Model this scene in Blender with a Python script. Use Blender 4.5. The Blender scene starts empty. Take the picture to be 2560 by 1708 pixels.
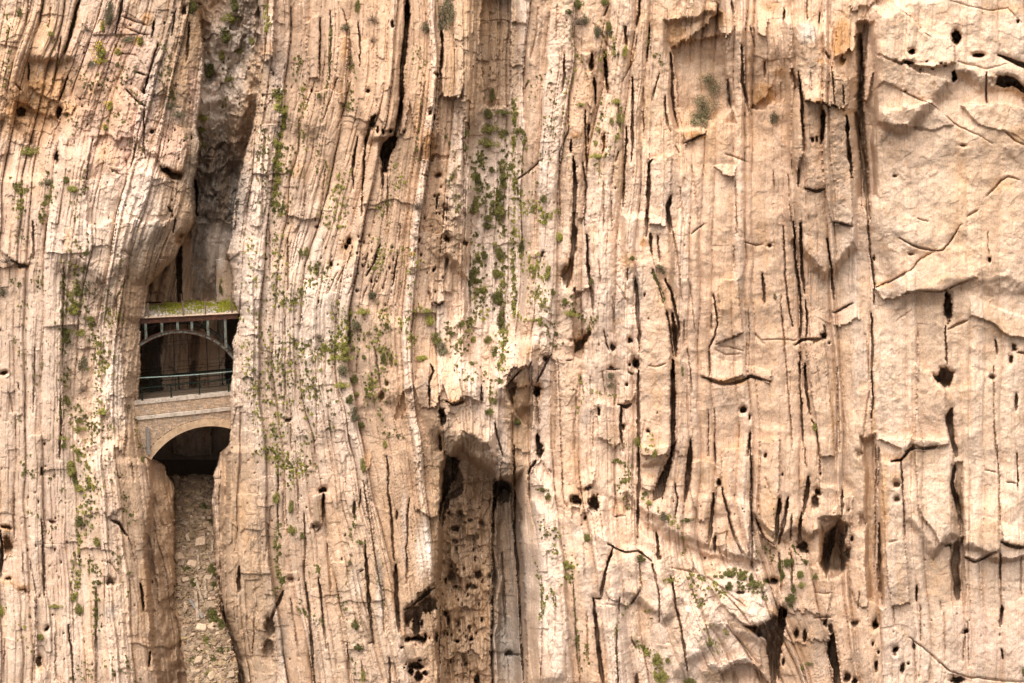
import bpy, math, random
import numpy as np
from mathutils import Vector, Matrix
sc = bpy.context.scene
COL = sc.collection
R_ = math.radians
# ------------------------------------------------------------------ camera, sky, sun
PITCH, DIST, FPX = R_(14), 160.0, 5120.0
FWD = Vector((0, math.cos(PITCH), -math.sin(PITCH)))
UPV = Vector((0, math.sin(PITCH), math.cos(PITCH)))
CAM = -FWD * DIST
cd = bpy.data.cameras.new('camera'); cam = bpy.data.objects.new('camera', cd); COL.objects.link(cam)
cam.location = CAM; cam.rotation_euler = (R_(90) - PITCH, 0, 0)
cd.sensor_width = 36; cd.lens = 72; cd.clip_start = 1; cd.clip_end = 3000
sc.camera = cam
SUN_EL, SUN_AZ = R_(57), R_(-20)      # azimuth measured from the camera side (-y), minus = from the left
w = bpy.data.worlds.new('World'); sc.world = w; w.use_nodes = True
nt = w.node_tree; bg = nt.nodes['Background']
sky = nt.nodes.new('ShaderNodeTexSky'); sky.sky_type = 'NISHITA'; sky.sun_disc = False
sky.sun_elevation = SUN_EL; sky.sun_rotation = math.pi + SUN_AZ * -1; sky.dust_density = 4.0; sky.air_density = 1.0
hs = nt.nodes.new('ShaderNodeHueSaturation'); hs.inputs['Saturation'].default_value = 0.12
nt.links.new(sky.outputs[0], hs.inputs['Color']); wm = nt.nodes.new('ShaderNodeVectorMath'); wm.operation = 'MULTIPLY'; wm.inputs[1].default_value = (1.06, .97, .90); nt.links.new(hs.outputs[0], wm.inputs[0]); nt.links.new(wm.outputs[0], bg.inputs[0])
bg.inputs[1].default_value = 0.13
sl = bpy.data.lights.new('sun', 'SUN'); sun = bpy.data.objects.new('sun', sl); COL.objects.link(sun)
sl.energy = 2.7; sl.angle = R_(50); sl.color = (1.0, 0.93, 0.85)
sdir = Vector((math.sin(SUN_AZ) * math.cos(SUN_EL), -math.cos(SUN_AZ) * math.cos(SUN_EL), math.sin(SUN_EL)))
sun.rotation_euler = sdir.to_track_quat('Z', 'Y').to_euler(); sun.location = (0, -60, 90)
sc.render.engine = 'CYCLES'; sc.cycles.diffuse_bounces = 2; sc.cycles.max_bounces = 4
sc.view_settings.view_transform = 'Standard'; sc.view_settings.look = 'None'
sc.view_settings.exposure = 0.68; sc.view_settings.gamma = 1.0
# ------------------------------------------------------------------ numpy noise
def _h(ix, iy, seed):
    n = (ix.astype(np.int64) * 374761393 + iy.astype(np.int64) * 668265263 + seed * 1442695041) & 0xffffffff
    n = ((n ^ (n >> 13)) * 1274126177) & 0xffffffff
    n = ((n ^ (n >> 16)) * 2246822519) & 0xffffffff
    return ((n ^ (n >> 15)) & 0xffffff).astype(np.float32) / np.float32(0xffffff)
def vn(x, y, seed=0):
    "value noise -1..1"
    fx = np.floor(x); fy = np.floor(y); ix = fx.astype(np.int64); iy = fy.astype(np.int64)
    tx = (x - fx).astype(np.float32); ty = (y - fy).astype(np.float32)
    tx = tx * tx * (3 - 2 * tx); ty = ty * ty * (3 - 2 * ty)
    a = _h(ix, iy, seed); b = _h(ix + 1, iy, seed); c = _h(ix, iy + 1, seed); d = _h(ix + 1, iy + 1, seed)
    return ((a + (b - a) * tx) * (1 - ty) + (c + (d - c) * tx) * ty) * 2 - 1
def fbm(x, y, o, seed=0, g=0.5):
    r = 0; a = 1.0; t = 0
    for i in range(o):
        r = r + a * vn(x * (2.03 ** i) + 17.3 * i, y * (2.03 ** i) + 9.1 * i, seed + i); t += a; a *= g
    return r / t
def ss(a, b, x):
    t = np.clip((x - a) / (b - a), 0, 1); return t * t * (3 - 2 * t)
CROP = {'D': (0, 0, 1 / 1.08936)}
for r_, (v0, s) in {'a': (0, 2.7515), 'b': (560, 2.7515), 'c': (1120, 2.6667)}.items():
    for i, u0 in enumerate((0, 640, 1280, 1900)): CROP[r_ + str(i)] = (u0, v0, s)
CROP.update(S=(0, 0, 1.0), d0=(330, 730, 8.393), d1=(330, 880, 8.393), d2=(330, 1040, 6.032), d3=(400, 1300, 3.841))
def P(c, x, y):
    u0, v0, s = CROP[c]; return u0 + x / s, v0 + y / s
def ray(u, v):
    return FWD + Vector((1, 0, 0)) * ((u - 1280) / FPX) - UPV * ((v - 854) / FPX)
# ------------------------------------------------------------------ cliff grid (design units: photo pixels, 32 px = 1 m)
STEP = 1.62
def axis(a, b, ext):
    core = np.arange(a - 60, b + 60, STEP); g = []; x = STEP
    while sum(g) < ext: x *= 1.035; g.append(x)
    g = np.cumsum(g); return np.concatenate((core[0] - g[::-1], core, core[-1] + g))
UA = axis(0, 2560, 1500); VA = axis(0, 1708, 1100)
U, V = np.meshgrid(UA.astype(np.float32), VA.astype(np.float32))
NV, NU = U.shape
wu = fbm(U / 70, V / 90, 2, 11) * 5 + fbm(U / 16, V / 16, 2, 12) * 2.6 + vn(U / 4.5, V / 4.5, 15) * 1.0
wul = fbm(U / 70, V / 90, 2, 11) * 5 + fbm(U / 28, V / 60, 2, 17) * 2.5
wv = fbm(U / 60, V / 60, 2, 13) * 8 + fbm(U / 16, V / 20, 2, 14) * 3.2
UW = U + wu; VW = V + wv
# strata lines: x of each bed at nine heights (in 2350 px units)
RY = np.array([-700, 0, 200, 400, 600, 800, 1000, 1200, 1400, 1568, 2200]) * 1.08936
LN = [(-180,-200,-215,-225,-230,-230,-230,-230,-230), (90,30,-10,-25,-30,-30,-28,-20,-15), (200,130,90,75,70,70,75,85,95),
 (330,250,205,180,165,160,165,175,185), (430,390,330,280,255,255,270,290,305), (500,460,445,380,335,325,370,405,425),
 (600,585,560,535,530,527,515,520,550), (660,655,622,592,586,593,600,618,650), (755,748,715,662,652,665,690,715,745),
 (870,862,822,760,740,768,810,856,895), (934,922,885,856,830,866,908,950,982), (1010,1006,985,966,952,972,992,1010,1028),
 (1095,1090,1085,1080,1080,1085,1090,1095,1100), (1185,1185,1180,1175,1165,1150,1155,1170,1180), (1275,1265,1248,1237,1228,1232,1238,1243,1248),
 (1395,1365,1335,1320,1320,1320,1340,1370,1390), (1500,1490,1478,1462,1465,1465,1462,1470,1500), (1555,1543,1548,1535,1543,1543,1510,1550,1630),
 (1665,1660,1660,1655,1655,1665,1660,1735,1840), (1790,1800,1795,1800,1808,1815,1812,1850,1895), (1860,1850,1860,1870,1880,1895,1897,1915,1945),
 (1990,1980,1992,2000,2003,2003,2008,2018,2030), (2180,2180,2178,2180,2182,2186,2190,2195,2200), (2350,2345,2345,2345,2350,2350,2350,2350,2350)]
LX = np.array([[l[0]] + list(l) + [l[-1]] for l in LN]) * 1.08936
LX = np.vstack([LX[0] - 1600, LX, LX[-1] + 1800]); SR = LX[:, 5].copy()
# smooth each line in y
yy = np.linspace(RY[0], RY[-1], 400); XS = np.array([np.interp(yy, RY, l) for l in LX])
ker = np.hanning(41); ker /= ker.sum()
XS = np.array([np.convolve(np.pad(l, 20, 'edge'), ker, 'valid') for l in XS])
S = np.empty_like(U)
us_ = U + fbm(U / 120, V / 160, 2, 21) * 7
for j in range(NV):
    k = (VA[j] - yy[0]) / (yy[1] - yy[0]); k = min(max(k, 0), 398.99); i0 = int(k); f = k - i0
    S[j] = np.interp(us_[j], XS[:, i0] * (1 - f) + XS[:, i0 + 1] * f, SR)
T = V
def sub(u0, v0, u1, v1):
    i0, i1 = np.searchsorted(UA, (u0, u1)); j0, j1 = np.searchsorted(VA, (v0, v1))
    return (slice(max(j0, 0), max(j1, j0 + 1)), slice(max(i0, 0), max(i1, i0 + 1)))
def sdf(pts, x, y):
    "signed distance to polygon (negative inside)"
    d = np.full(x.shape, 1e9, np.float32); ins = np.zeros(x.shape, bool); n = len(pts)
    for i in range(n):
        ax, ay = pts[i]; bx, by = pts[(i + 1) % n]; ex, ey = bx - ax, by - ay
        t = np.clip(((x - ax) * ex + (y - ay) * ey) / (ex * ex + ey * ey + 1e-9), 0, 1)
        d = np.minimum(d, (x - ax - t * ex) ** 2 + (y - ay - t * ey) ** 2)
        if ay != by: ins ^= ((ay > y) != (by > y)) & (x < (bx - ax) * (y - ay) / (by - ay) + ax)
    d = np.sqrt(d); return np.where(ins, -d, d)
def pl(c, pts):
    return [P(c, pts[i], pts[i + 1]) for i in range(0, len(pts), 2)]
def blobs(base, lst):
    "regional map from gaussian blobs: (u,v,ru,rv,value) in photo px, later ones over earlier ones"
    m = np.full(U.shape, base, np.float32)
    for (u, v, ru, rv, val) in lst:
        q = ((UW - u) / ru) ** 2 + ((VW - v) / rv) ** 2
        k = np.exp(-q * q * 0.7).astype(np.float32); m = m * (1 - k) + val * k
    return m
# ------------------------------------------------------------------ cliff relief (metres towards the viewer)
H = np.zeros_like(U)
H += fbm(U / 420, V / 700, 3, 31) * 1.1
def bulge(c, x, y, rx, ry, a):
    u, v = P(c, x, y); s = CROP[c][2]; rx /= s; ry /= s
    b = sub(u - 3 * rx, v - 3 * ry, u + 3 * rx, v + 3 * ry)
    H[b] += a * np.exp(-((UW[b] - u) / rx) ** 2 - ((VW[b] - v) / ry) ** 2)
for a in [('S', 160, 700, 160, 500, 1.2), ('S', 120, 1650, 200, 260, 1.2), ('S', 60, 330, 140, 120, -.9), ('S', 700, 800, 110, 420, .8), ('S', 1010, 300, 90, 330, 1.4),
          ('S', 1120, 1000, 90, 130, 1.8), ('S', 1000, 1400, 110, 380, 1.0), ('S', 1235, 560, 60, 300, -1.4), ('S', 1235, 800, 90, 200, -.6), ('S', 1450, 500, 150, 500, .3),
          ('S', 1290, 900, 60, 60, .9), ('S', 1660, 1000, 70, 420, .5), ('S', 1560, 1450, 150, 160, .9), ('S', 1770, 1560, 130, 130, .9), ('S', 2050, 300, 90, 260, 1.7),
          ('S', 2120, 420, 30, 300, -1.2), ('S', 2330, 500, 200, 500, 1.6), ('S', 2230, 1250, 70, 300, .8), ('S', 2120, 1380, 50, 160, -1.2), ('S', 2480, 330, 120, 80, .5),
          ('S', 2470, 1100, 90, 150, .5), ('S', 2480, 1300, 110, 70, .8), ('S', 2540, 1650, 200, 90, .7), ('S', 1870, 80, 160, 60, .6), ('S', 900, 700, 160, 160, .5)]: bulge(*a)
strat = blobs(1.0, [(2420, 500, 260, 620, .16), (2350, 1250, 200, 450, .45), (2490, 1500, 170, 300, .45), (1820, 900, 130, 330, .42), (1820, 450, 130, 160, .4), (1950, 350, 80, 120, .8), (1740, 220, 90, 110, .3),
     (1640, 900, 40, 350, .35), (1160, 1500, 90, 320, .4), (1100, 1000, 70, 120, .5), (1560, 1480, 90, 130, .55), (110, 250, 110, 70, .5), (330, 450, 80, 90, .6), (1400, 1000, 60, 180, .4), (555, 250, 90, 260, .3),
     (1240, 380, 60, 90, .4), (1150, 1330, 60, 160, .5), (1820, 1500, 110, 90, .6), (520, 600, 80, 150, .25), (1330, 1500, 60, 300, .7), (700, 560, 90, 400, 1.1), (770, 900, 120, 220, 1.2), (2070, 250, 70, 200, 1.0), (250, 1000, 90, 160, .7)])
rough = blobs(.62, [(1170, 1500, 80, 330, 1.35), (1100, 1000, 110, 140, 1.2), (1200, 1170, 120, 70, 1.5), (330, 250, 200, 260, 1.3), (100, 280, 110, 90, 1.7), (1090, 560, 60, 120, 1.5), (2370, 500, 240, 400, .55), (2330, 900, 180, 380, .7), (2330, 1400, 200, 300, .45), (2000, 1000, 120, 400, .4),
     (1640, 900, 60, 350, .25), (1820, 800, 150, 350, .4), (1760, 200, 90, 110, .35), (1060, 200, 70, 300, .6), (2060, 200, 80, 200, 1.0), (1820, 1500, 150, 130, 1.2), (1560, 700, 60, 90, 1.0), (555, 300, 110, 350, 1.2), (1350, 870, 110, 130, 1.3), (240, 880, 90, 260, 1.3), (1410, 1020, 40, 70, 1.1)])
cracky = blobs(.5, [(1820, 800, 200, 500, .42), (2350, 500, 220, 600, .12), (1500, 400, 150, 400, .7), (700, 900, 160, 500, .55), (160, 1300, 200, 500, .38), (200, 700, 160, 300, .4), (640, 1400, 100, 350, .4), (950, 1400, 130, 330, .45), (1160, 1500, 80, 330, .1), (1640, 900, 60, 350, .2), (1740, 220, 90, 110, .1), (880, 650, 120, 120, .9)])
J2 = vn(U / 3.1, V / 3.7, 45) + vn(U / 9, V / 12, 46)
TINT = np.zeros_like(U); TINT2 = np.zeros_like(U); GRIME = np.zeros_like(U)
edge = fbm(U / 40, T / 90, 2, 41) * 3.2 + vn(U / 9, T / 22, 43) * .9
BK = 1 - .8 * ss(1330, 1480, U + wu * 8) * (1 - .35 * ss(1500, 1700, V) )
def slabs(wmin, wmax, amp, L, groove, gw, seed, jag, tilt, brk=1.0):
    rng = np.random.RandomState(seed)
    b = np.concatenate(([-2600], -2600 + np.cumsum(np.clip(np.exp(rng.normal(math.log((wmin * wmax) ** .5), .55, int(9500 / (wmin * wmax) ** .5))), wmin * .6, wmax * 1.5))))
    n = len(b); s = S + edge * jag + fbm(U / (wmax * 1.5), T / (L * .7), 2, seed + 5) * wmax * .12
    k = np.clip(np.searchsorted(b, s) - 1, 0, n - 2)
    w0 = b[k]; w1 = b[k + 1]; q = (s - w0) / (w1 - w0)
    ph = rng.uniform(0, 1, n); Lk = L * rng.uniform(.5, 1.8, n)
    tt = T / Lk[k] + ph[k] * 7 + (vn(q * 2.3 + k * 9.7, T / 60, seed + 9) * .05 + vn(q * 7.3 + k * 9.7, T / 25, seed + 19) * .015) * (60 / L) ** .3
    blk = np.floor(tt); ft = tt - blk
    r1 = _h(k, blk, seed); r2 = _h(k, blk, seed + 1); r3 = _h(k, k * 0, seed + 2)
    brk = brk * BK; rb = 1 - BK; jag = 1
    h = (r3 - .5) * amp * (1 - .35 * rb) + (r1 - .5) * amp * brk
    h = h + (r2 - .4) * tilt * (q - .5) * (1 - .5 * rb) + amp * (.28 + (.75 * rb if seed < 150 else 0)) * (1 - (2 * q - 1) ** 2)
    h = h + (ft - .6) * amp * .55 * (_h(k, blk, seed + 3) - .2) * brk
    de = np.minimum(s - w0, w1 - s)
    gs = ss(.45, .9, vn(k * 13.1 + (q > .5), T / (L * .3) + 0 * q, seed + 7) * .5 + .5)
    g = np.exp(-(de / gw) ** 2) * groove * (gs + .04)
    dtt = np.minimum(ft, 1 - ft) * Lk[k]
    g = np.maximum(g, np.exp(-(dtt / (gw * .9)) ** 2) * groove * .22 * ss(.3, 1, _h(k, blk, seed + 4)) * brk)
    rnd = -np.exp(-de / (gw * 2.2)) * amp * .22
    return h + rnd, g, r1 - .5, r3 - .5
a1, g1, t1, t1b = slabs(26, 90, .66, 330, 1.2, 1.5, 101, .9, .8)
a2, g2, t2, t2b = slabs(10, 28, .27, 120, .6, 1.0, 202, .7, .36, 1.2)
a3, g3, t3, t3b = slabs(4.5, 12, .10, 60, .16, .8, 303, .5, .12, 1.2)
RB = 1 - BK
TY = ss(-.08, .14, t1b + fbm(S / 300, T / 300, 2, 151) * .35)
H += strat * (a1 * .9 + TY * .22 + (a2 * 1.05 * (1 - .4 * RB) + a3 * 1.15 * (1 - .5 * RB)) * (.45 + .7 * TY)) + RB * (fbm(UW / 95, VW / 110, 4, 141, .5) * .5 + (1 - np.abs(fbm(UW / 60, VW / 50, 4, 145, .55)) * 2.4) * .10)

GR = np.maximum(np.maximum(g1 * cracky, g2 * cracky * .75), g3 * (.2 + cracky * .5)) * np.clip(strat * 1.3, .15, 1.2)
TINT += t1b * .7 + t2b * .6 + t3b * .45 + t1 * .3 + t2 * .25
fr = fbm(UW / 60, VW / 90, 5, 51, .55)
rd = 1 - np.abs(fbm(UW / 34 + 5, VW / 46, 4, 55, .55)) * 2
H += rough * (fbm(UW / 75, VW / 110, 3, 51, .5) * .46 + fr * .10 + (rd - .5) * .045 + fbm(U / 7, V / 8, 3, 58, .6) * .022)
# chunky broken beds where the face is rough
def facets(su, sv, seed, px_=None, py_=None):
    "cellular step field: angular blocks"
    x = (UW if px_ is None else px_) / su; y = (VW if py_ is None else py_) / sv; fx = np.floor(x); fy = np.floor(y)
    best = np.full(U.shape, 9, np.float32); bid = np.zeros(U.shape, np.float32); second = best.copy(); gx = best * 0; 
    for dx in (-1, 0, 1):
        for dy in (-1, 0, 1):
            cx = fx + dx; cy = fy + dy; px = cx + _h(cx, cy, seed); py = cy + _h(cx, cy, seed + 1)
            d = (px - x) ** 2 + (py - y) ** 2; m = d < best
            second = np.where(m, best, np.minimum(second, d)); val = _h(cx, cy, seed + 2) + (x - px) * (_h(cx, cy, seed + 3) - .5) * .9 + (y - py) * (_h(cx, cy, seed + 4) - .3) * .9
            bid = np.where(m, val, bid); best = np.where(m, d, best)
    return bid - .5, np.sqrt(second) - np.sqrt(best)
f1, e1 = facets(26, 40, 71); f2, e2 = facets(9, 15, 75); f3, e3 = facets(13, 52, 79, S + edge * .5, T + wv); f4, e4 = facets(6, 20, 83, S + edge * .3, T + wv)
H += strat * (f3 * .06 + f4 * .03 - .04 * np.exp(-(e3 / .05) ** 2) * (_h(np.floor(S / 60), np.floor(T / 90), 5) > .5))
chunk = np.clip(rough - .7, 0, 1.2) * 1.5
chunk = chunk + TY * .45 * (1 - .6 * RB)
H += chunk * (f1 * .20 + f2 * .12) - .04 * chunk * np.exp(-(e1 / .05) ** 2) + .012 * f2
JS = (t2b * 16 + t3b * 9 + t1b * 6) * np.clip(strat * 1.1, .12, 1) + J2 * 1.5
# ------------------------------------------------------------------ traced relief
def block(c, pts, up, soft=3.0, ramp=None, jit=1.0):
    "polygon raised (or sunk) by up metres; ramp 'd' = grows downwards (overhang at its foot), 'u' = grows upwards"
    p = pl(c, pts); us, vs = [a[0] for a in p], [a[1] for a in p]; m = 30 + soft * 2
    b = sub(min(us) - m, min(vs) - m, max(us) + m, max(vs) + m)
    x = U[b] + wu[b] * jit * .8 + J2[b] * 1.2; y = V[b] + wv[b] * jit * .6 + JS[b]; soft = soft * .6
    k = 1 - ss(-soft, soft, sdf(p, x, y)); t = (y - min(vs)) / (max(vs) - min(vs))
    if ramp == 'd': k = k * np.clip(t, .05, 1)
    if ramp == 'u': k = k * np.clip(1 - t, .05, 1)
    if ramp == 'l': k = k * np.clip(1 - (x - min(us)) / (max(us) - min(us)), 0, 1)
    if ramp == 'r': k = k * np.clip((x - min(us)) / (max(us) - min(us)), 0, 1)
    H[b] += up * k
def big(c, pts, up, soft, ramp=None): block_(c, pts, up, soft, ramp)
def block_(c, pts, up, soft, ramp):
    p = pl(c, pts); us, vs = [a[0] for a in p], [a[1] for a in p]; b = sub(min(us) - 2 * soft, min(vs) - 2 * soft, max(us) + 2 * soft, max(vs) + 2 * soft)
    k = 1 - ss(-soft * .8, soft * .8, sdf(p, U[b] + wul[b] * 1.8 + t2b[b] * 3, V[b] + wv[b] * 2.2 + JS[b] * .45)); t = np.clip((V[b] - min(vs)) / (max(vs) - min(vs)), 0, 1)
    H[b] += up * k * (t if ramp == 'd' else 1 - t if ramp == 'u' else 1)
big('S', (1190,-100,1300,-100,1310,300,1300,900,1230,960,1170,900,1170,300), -1.7, 22)
big('S', (1095,-100,1180,-100,1185,330,1160,700,1100,640), 1.5, 16, 'd')
big('S', (880,-100,1010,-100,1000,200,980,340,930,360,900,300), 1.4, 16, 'd')
big('S', (1050,900,1200,930,1250,1040,1222,1120,1180,1100,1130,1130,1070,1060), 1.6, 20, 'd')
for q_ in [(1075,950,34,50,1.2),(1105,1035,36,44,1.1),(1160,1090,34,34,1.3),(1215,1120,26,40,1.1),(1255,960,30,60,.9),(1300,900,34,34,.9),(1175,960,34,44,.8),(1040,1120,40,70,.8),(1080,1260,26,90,.9),(1075,1420,20,60,.7)]: bulge('S', *q_)
big('S', (1103,1250,1116,1160,1150,1125,1200,1150,1232,1185,1240,2300,1088,2300,1096,1400), -3.8, 11)
big('S', (1130,1140,1235,1150,1240,2300,1170,2300), -1.2, 20)
big('S', (1240,1200,1295,1190,1308,2300,1240,2300), -3.8, 22)
big('S', (1330,1180,1500,1260,1560,1500,1640,2300,1330,2300), 1.5, 34)
big('S', (1250,830,1340,860,1320,1000,1270,1060,1230,960), 1.4, 18)
big('S', (1345,1180,1480,1225,1560,1290,1700,1390,1880,1425,1960,1500,1930,1620,1800,1580,1700,1700,1700,2300,1345,2300), 2.3, 26, 'd')
big('S', (1480,1130,1560,1180,1700,1230,1880,1260,1900,1400,1800,1400,1690,1350,1560,1260,1480,1225), .8, 12, 'd')
big('S', (1560,1240,1700,1340,1890,1400,1890,1430,1700,1385,1560,1290), -.8, 12)
big('S', (1500,1330,1620,1400,1700,1500,1660,1560,1560,1480), .9, 22)
big('S', (1330,1250,1400,1300,1440,1500,1420,1700,1330,1700), .7, 22)
big('S', (1660,60,1800,40,1830,260,1760,330,1690,320), -.9, 12)
big('S', (1960,60,2060,60,2130,190,2140,620,2060,700,1980,600), 1.8, 16)
big('S', (2145,60,2185,60,2190,500,2150,500), -1.8, 10)
big('S', (2190,20,2700,-100,2700,260,2400,200,2250,330,2190,300), 1.5, 26)
big('S', (2200,330,2400,260,2700,400,2700,760,2450,700,2250,760,2200,600), .9, 34, 'd')
big('S', (1900,1040,2070,1100,2130,1300,2060,1330,1960,1350,1880,1280), 1.3, 14, 'd')
big('S', (2060,1300,2100,1290,2110,1420,2060,1420), -2.2, 12)
big('S', (2160,1100,2192,1100,2205,1520,2170,1500), -1.6, 10)
big('S', (2260,1100,2370,1130,2390,1330,2330,1370,2270,1300), 1.1, 16, 'd')
big('S', (2400,1150,2600,1180,2600,1380,2480,1400,2410,1360), 1.3, 12, 'd')
big('S', (1560,540,1680,560,1690,900,1680,1150,1600,1160,1590,900), .8, 12)
big('S', (60,150,180,150,200,260,140,330,60,300), -1.0, 20)
big('S', (0,300,90,330,120,460,0,430), -.5, 20)
big('S', (160,380,300,380,420,430,400,560,260,700,160,640), .9, 36)
big('S', (150,680,290,760,300,1100,230,1150,160,1000), -.9, 26)
big('S', (660,300,800,330,900,600,800,720,660,640), -.8, 40)
big('S', (900,760,1010,800,1030,1000,900,1000), .7, 26)
big('S', (240,950,380,1150,430,1240,440,2300,300,2300,240,1300), .9, 30)
CV = np.zeros_like(U)
def crack(c, w, pts, depth=None, soft=.35):
    p = pl(c, pts); s = CROP[c][2]; w = w / s / 2; us, vs = [a[0] for a in p], [a[1] for a in p]; m = w * 3 + 12
    b = sub(min(us) - m, min(vs) - m, max(us) + m, max(vs) + m); x = U[b] + wu[b] * .6 + J2[b] * .7 + t3[b] * .8; y = V[b] + wv[b] * .5
    d = np.full(x.shape, 1e9, np.float32); q = np.zeros_like(d); L = [0]
    for i in range(len(p) - 1): L.append(L[-1] + math.dist(p[i], p[i + 1]))
    for i in range(len(p) - 1):
        ax, ay = p[i]; ex, ey = p[i + 1][0] - ax, p[i + 1][1] - ay
        t = np.clip(((x - ax) * ex + (y - ay) * ey) / (ex * ex + ey * ey + 1e-9), 0, 1)
        dd = np.sqrt((x - ax - t * ex) ** 2 + (y - ay - t * ey) ** 2); mm = dd < d
        d = np.where(mm, dd, d); q = np.where(mm, (L[i] + t * (L[i + 1] - L[i])) / L[-1], q)
    wl = w * (.35 + .65 * np.clip(np.minimum(q, 1 - q) * 6, 0, 1)) * (1 + .45 * vn(x / 23 + 3, y / 23, 81)) + .35
    k = 1 - ss(1 - soft, 1 + soft * 1.4, d / wl)
    if depth is None: depth = min(max(w * .32, .45), 3.0)
    depth *= 1.5 if w * 2 * s > 6.5 else .75
    if c in ('a3', 'b3') and pts[0] > 790 and abs(pts[-2] - pts[0]) > abs(pts[-1] - pts[1]) and w * 2 * s < 14: depth *= .55; w *= .7
    soft = soft if w * 2 * s > 6.5 else .8
    rim = np.exp(-(np.clip(d - wl, 0, 99) / (w * 1.3 + 1.6)) ** 2) * min(.03 + w * .035, .35)
    CV[b] = np.maximum(CV[b], k * depth * (.7 + .3 * vn(x / 40, y / 40, 83)) * (1 - .45 * ss(.75, 1, q)) + rim)
def hole(c, x, y, rx, ry, depth=None, soft=.3):
    u, v = P(c, x, y); s = CROP[c][2]; rx /= s; ry /= s; m = 3
    b = sub(u - m * rx - 8, v - m * ry - 8, u + m * rx + 8, v + m * ry + 8)
    jj = min(1, min(rx, ry) / 6)
    q = np.sqrt(((U[b] + wu[b] * .8 * jj + J2[b] * 1.3 * jj - u) / rx) ** 2 + ((V[b] + wv[b] * .7 * jj + JS[b] * .5 * jj - v) / ry) ** 2)
    k = 1 - ss(1 - soft, 1 + soft, q + .28 * vn(U[b] / 5, V[b] / 6, 85))
    if depth is None: depth = min(max(min(rx, ry) * .28, .6), 4)
    depth *= 1.7
    rr_ = min(rx, ry); rim = np.exp(-(np.clip(q - 1, 0, 9) * rr_ / (rr_ * .55 + 1.2)) ** 2) * min(.03 + rr_ * .035, .4); fl_ = 1 - .6 * ss(v - .1 * ry, v + ry * 1.05, V[b])
    CV[b] = np.maximum(CV[b], k * depth * fl_ + rim)
def cave(c, pts, depth, soft=1.6):
    p = pl(c, pts); us, vs = [a[0] for a in p], [a[1] for a in p]
    b = sub(min(us) - 20, min(vs) - 20, max(us) + 20, max(vs) + 20)
    sd_ = sdf(p, U[b] + wu[b] * .9 + J2[b] * 1.3, V[b] + wv[b] * .8 + JS[b] * .7); k = 1 - ss(-soft, soft, sd_); v0_, v1_ = min(vs), max(vs)
    rim = np.exp(-(np.clip(sd_, 0, 99) / 6) ** 2) * .3; fl_ = (1 - .55 * ss(.5, 1, (V[b] - v0_) / (v1_ - v0_))) * (1 + .18 * vn(U[b] / 6, V[b] / 30, 87))
    CV[b] = np.maximum(CV[b], k * depth * 1.6 * fl_ + rim)
# raised and sunk blocks
block('a1', (20,-60,125,-60,120,380,90,405,55,395,20,330), 1.6, 2.5)
block('a1', (1275,-80,1420,-80,1425,560,1400,650,1350,670,1275,625,1270,300), 1.5, 2.5, 'd')
block('a1', (1420,-80,1545,-80,1540,330,1505,560,1490,860,1440,870,1410,700,1425,400), .9, 2.5, 'd')
block('a1', (1262,640,1400,660,1400,900,1380,1100,1230,1080,1240,800), -.5, 2)
block('a1', (1545,-80,1755,-80,1750,560,1735,740,1570,745,1555,450), -2.2, 3)
block('a1', (840,-80,1025,-80,1005,500,985,780,950,875,880,880,830,800,825,500), .9, 3)
block('a1', (1060,-80,1250,-80,1275,300,1255,560,1250,900,1210,1110,1125,1110,1060,700,1020,900,990,900,1030,300), .6, 3)
block('a1', (1160,950,1240,925,1215,1110,1120,1105), -.9, 2, 'd')
block('a1', (350,150,430,100,440,200,435,520,360,540,345,300), .5, 2)
block('a1', (560,250,635,250,625,420,610,720,560,700,550,480), .5, 2)
block('a1', (740,1010,860,1040,862,1420,740,1420), .35, 2)
block('a1', (260,1150,330,1120,330,1500,260,1560), .4, 3)
block('a2', (1110,140,1180,60,1300,-60,1440,-60,1400,120,1320,190,1200,290,1100,350,1078,280), 2.0, 3, 'r')
block('a2', (1100,345,1200,300,1470,240,1480,620,1540,850,1340,830,1240,830,1150,740), -.9, 3)
block('a2', (1145,770,1200,765,1340,900,1330,925,1200,1000,1180,900), .8, 2, 'd')
block('a2', (1410,80,1520,60,1530,140,1510,235,1420,230), .9, 2, 'd')
block('a2', (1690,60,1750,50,1765,120,1755,215,1695,205), .8, 2, 'd')
block('a2', (480,370,545,370,560,520,575,700,545,765,515,720,530,560), .7, 2)
block('a2', (1380,1150,1470,1130,1545,1150,1530,1205,1480,1212,1430,1180), .7, 2.5, 'd')
block('a2', (1640,740,1816,560,1880,560,1880,700,1700,740), -.8, 3, 'd')
block('a2', (940,1110,1100,1090,1090,1350,1060,1420,1085,1560,930,1560), .5, 2)
block('a3', (215,150,370,165,400,330,445,385,500,470,600,570,620,735,560,760,540,740,440,690,430,710,310,690,270,560,235,480,205,515,215,250), 1.7, 2.5)
block('a3', (275,480,430,470,435,705,310,690,290,640), .7, 2, 'd')
block('a3', (440,700,540,745,600,770,640,1500,620,1545,500,1525,440,1300,430,1000,450,850), .8, 2.5)
block('a3', (215,600,270,560,300,1050,250,1150,200,1050), .9, 2.5)
block('a3', (545,130,640,60,760,40,750,150,640,330,560,385,500,400,530,260), 1.5, 3, 'd')
block('a3', (620,60,760,40,860,-60,700,-60), .6, 3)
block('a3', (655,240,700,240,715,760,760,1500,700,1400,680,900), -1.3, 3)
block('a3', (765,90,900,20,960,60,1060,150,1200,250,1330,290,1340,440,1180,470,900,410,800,360,740,700,700,700,720,400), 1.1, 5)
block('a3', (800,365,960,440,1180,520,1340,560,1370,680,1180,700,1000,640,850,560,760,640), 1.1, 5, 'u')
block('a3', (1620,700,1816,740,1900,800,1900,1000,1750,930,1500,860,1380,720), .7, 5, 'u')
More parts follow.
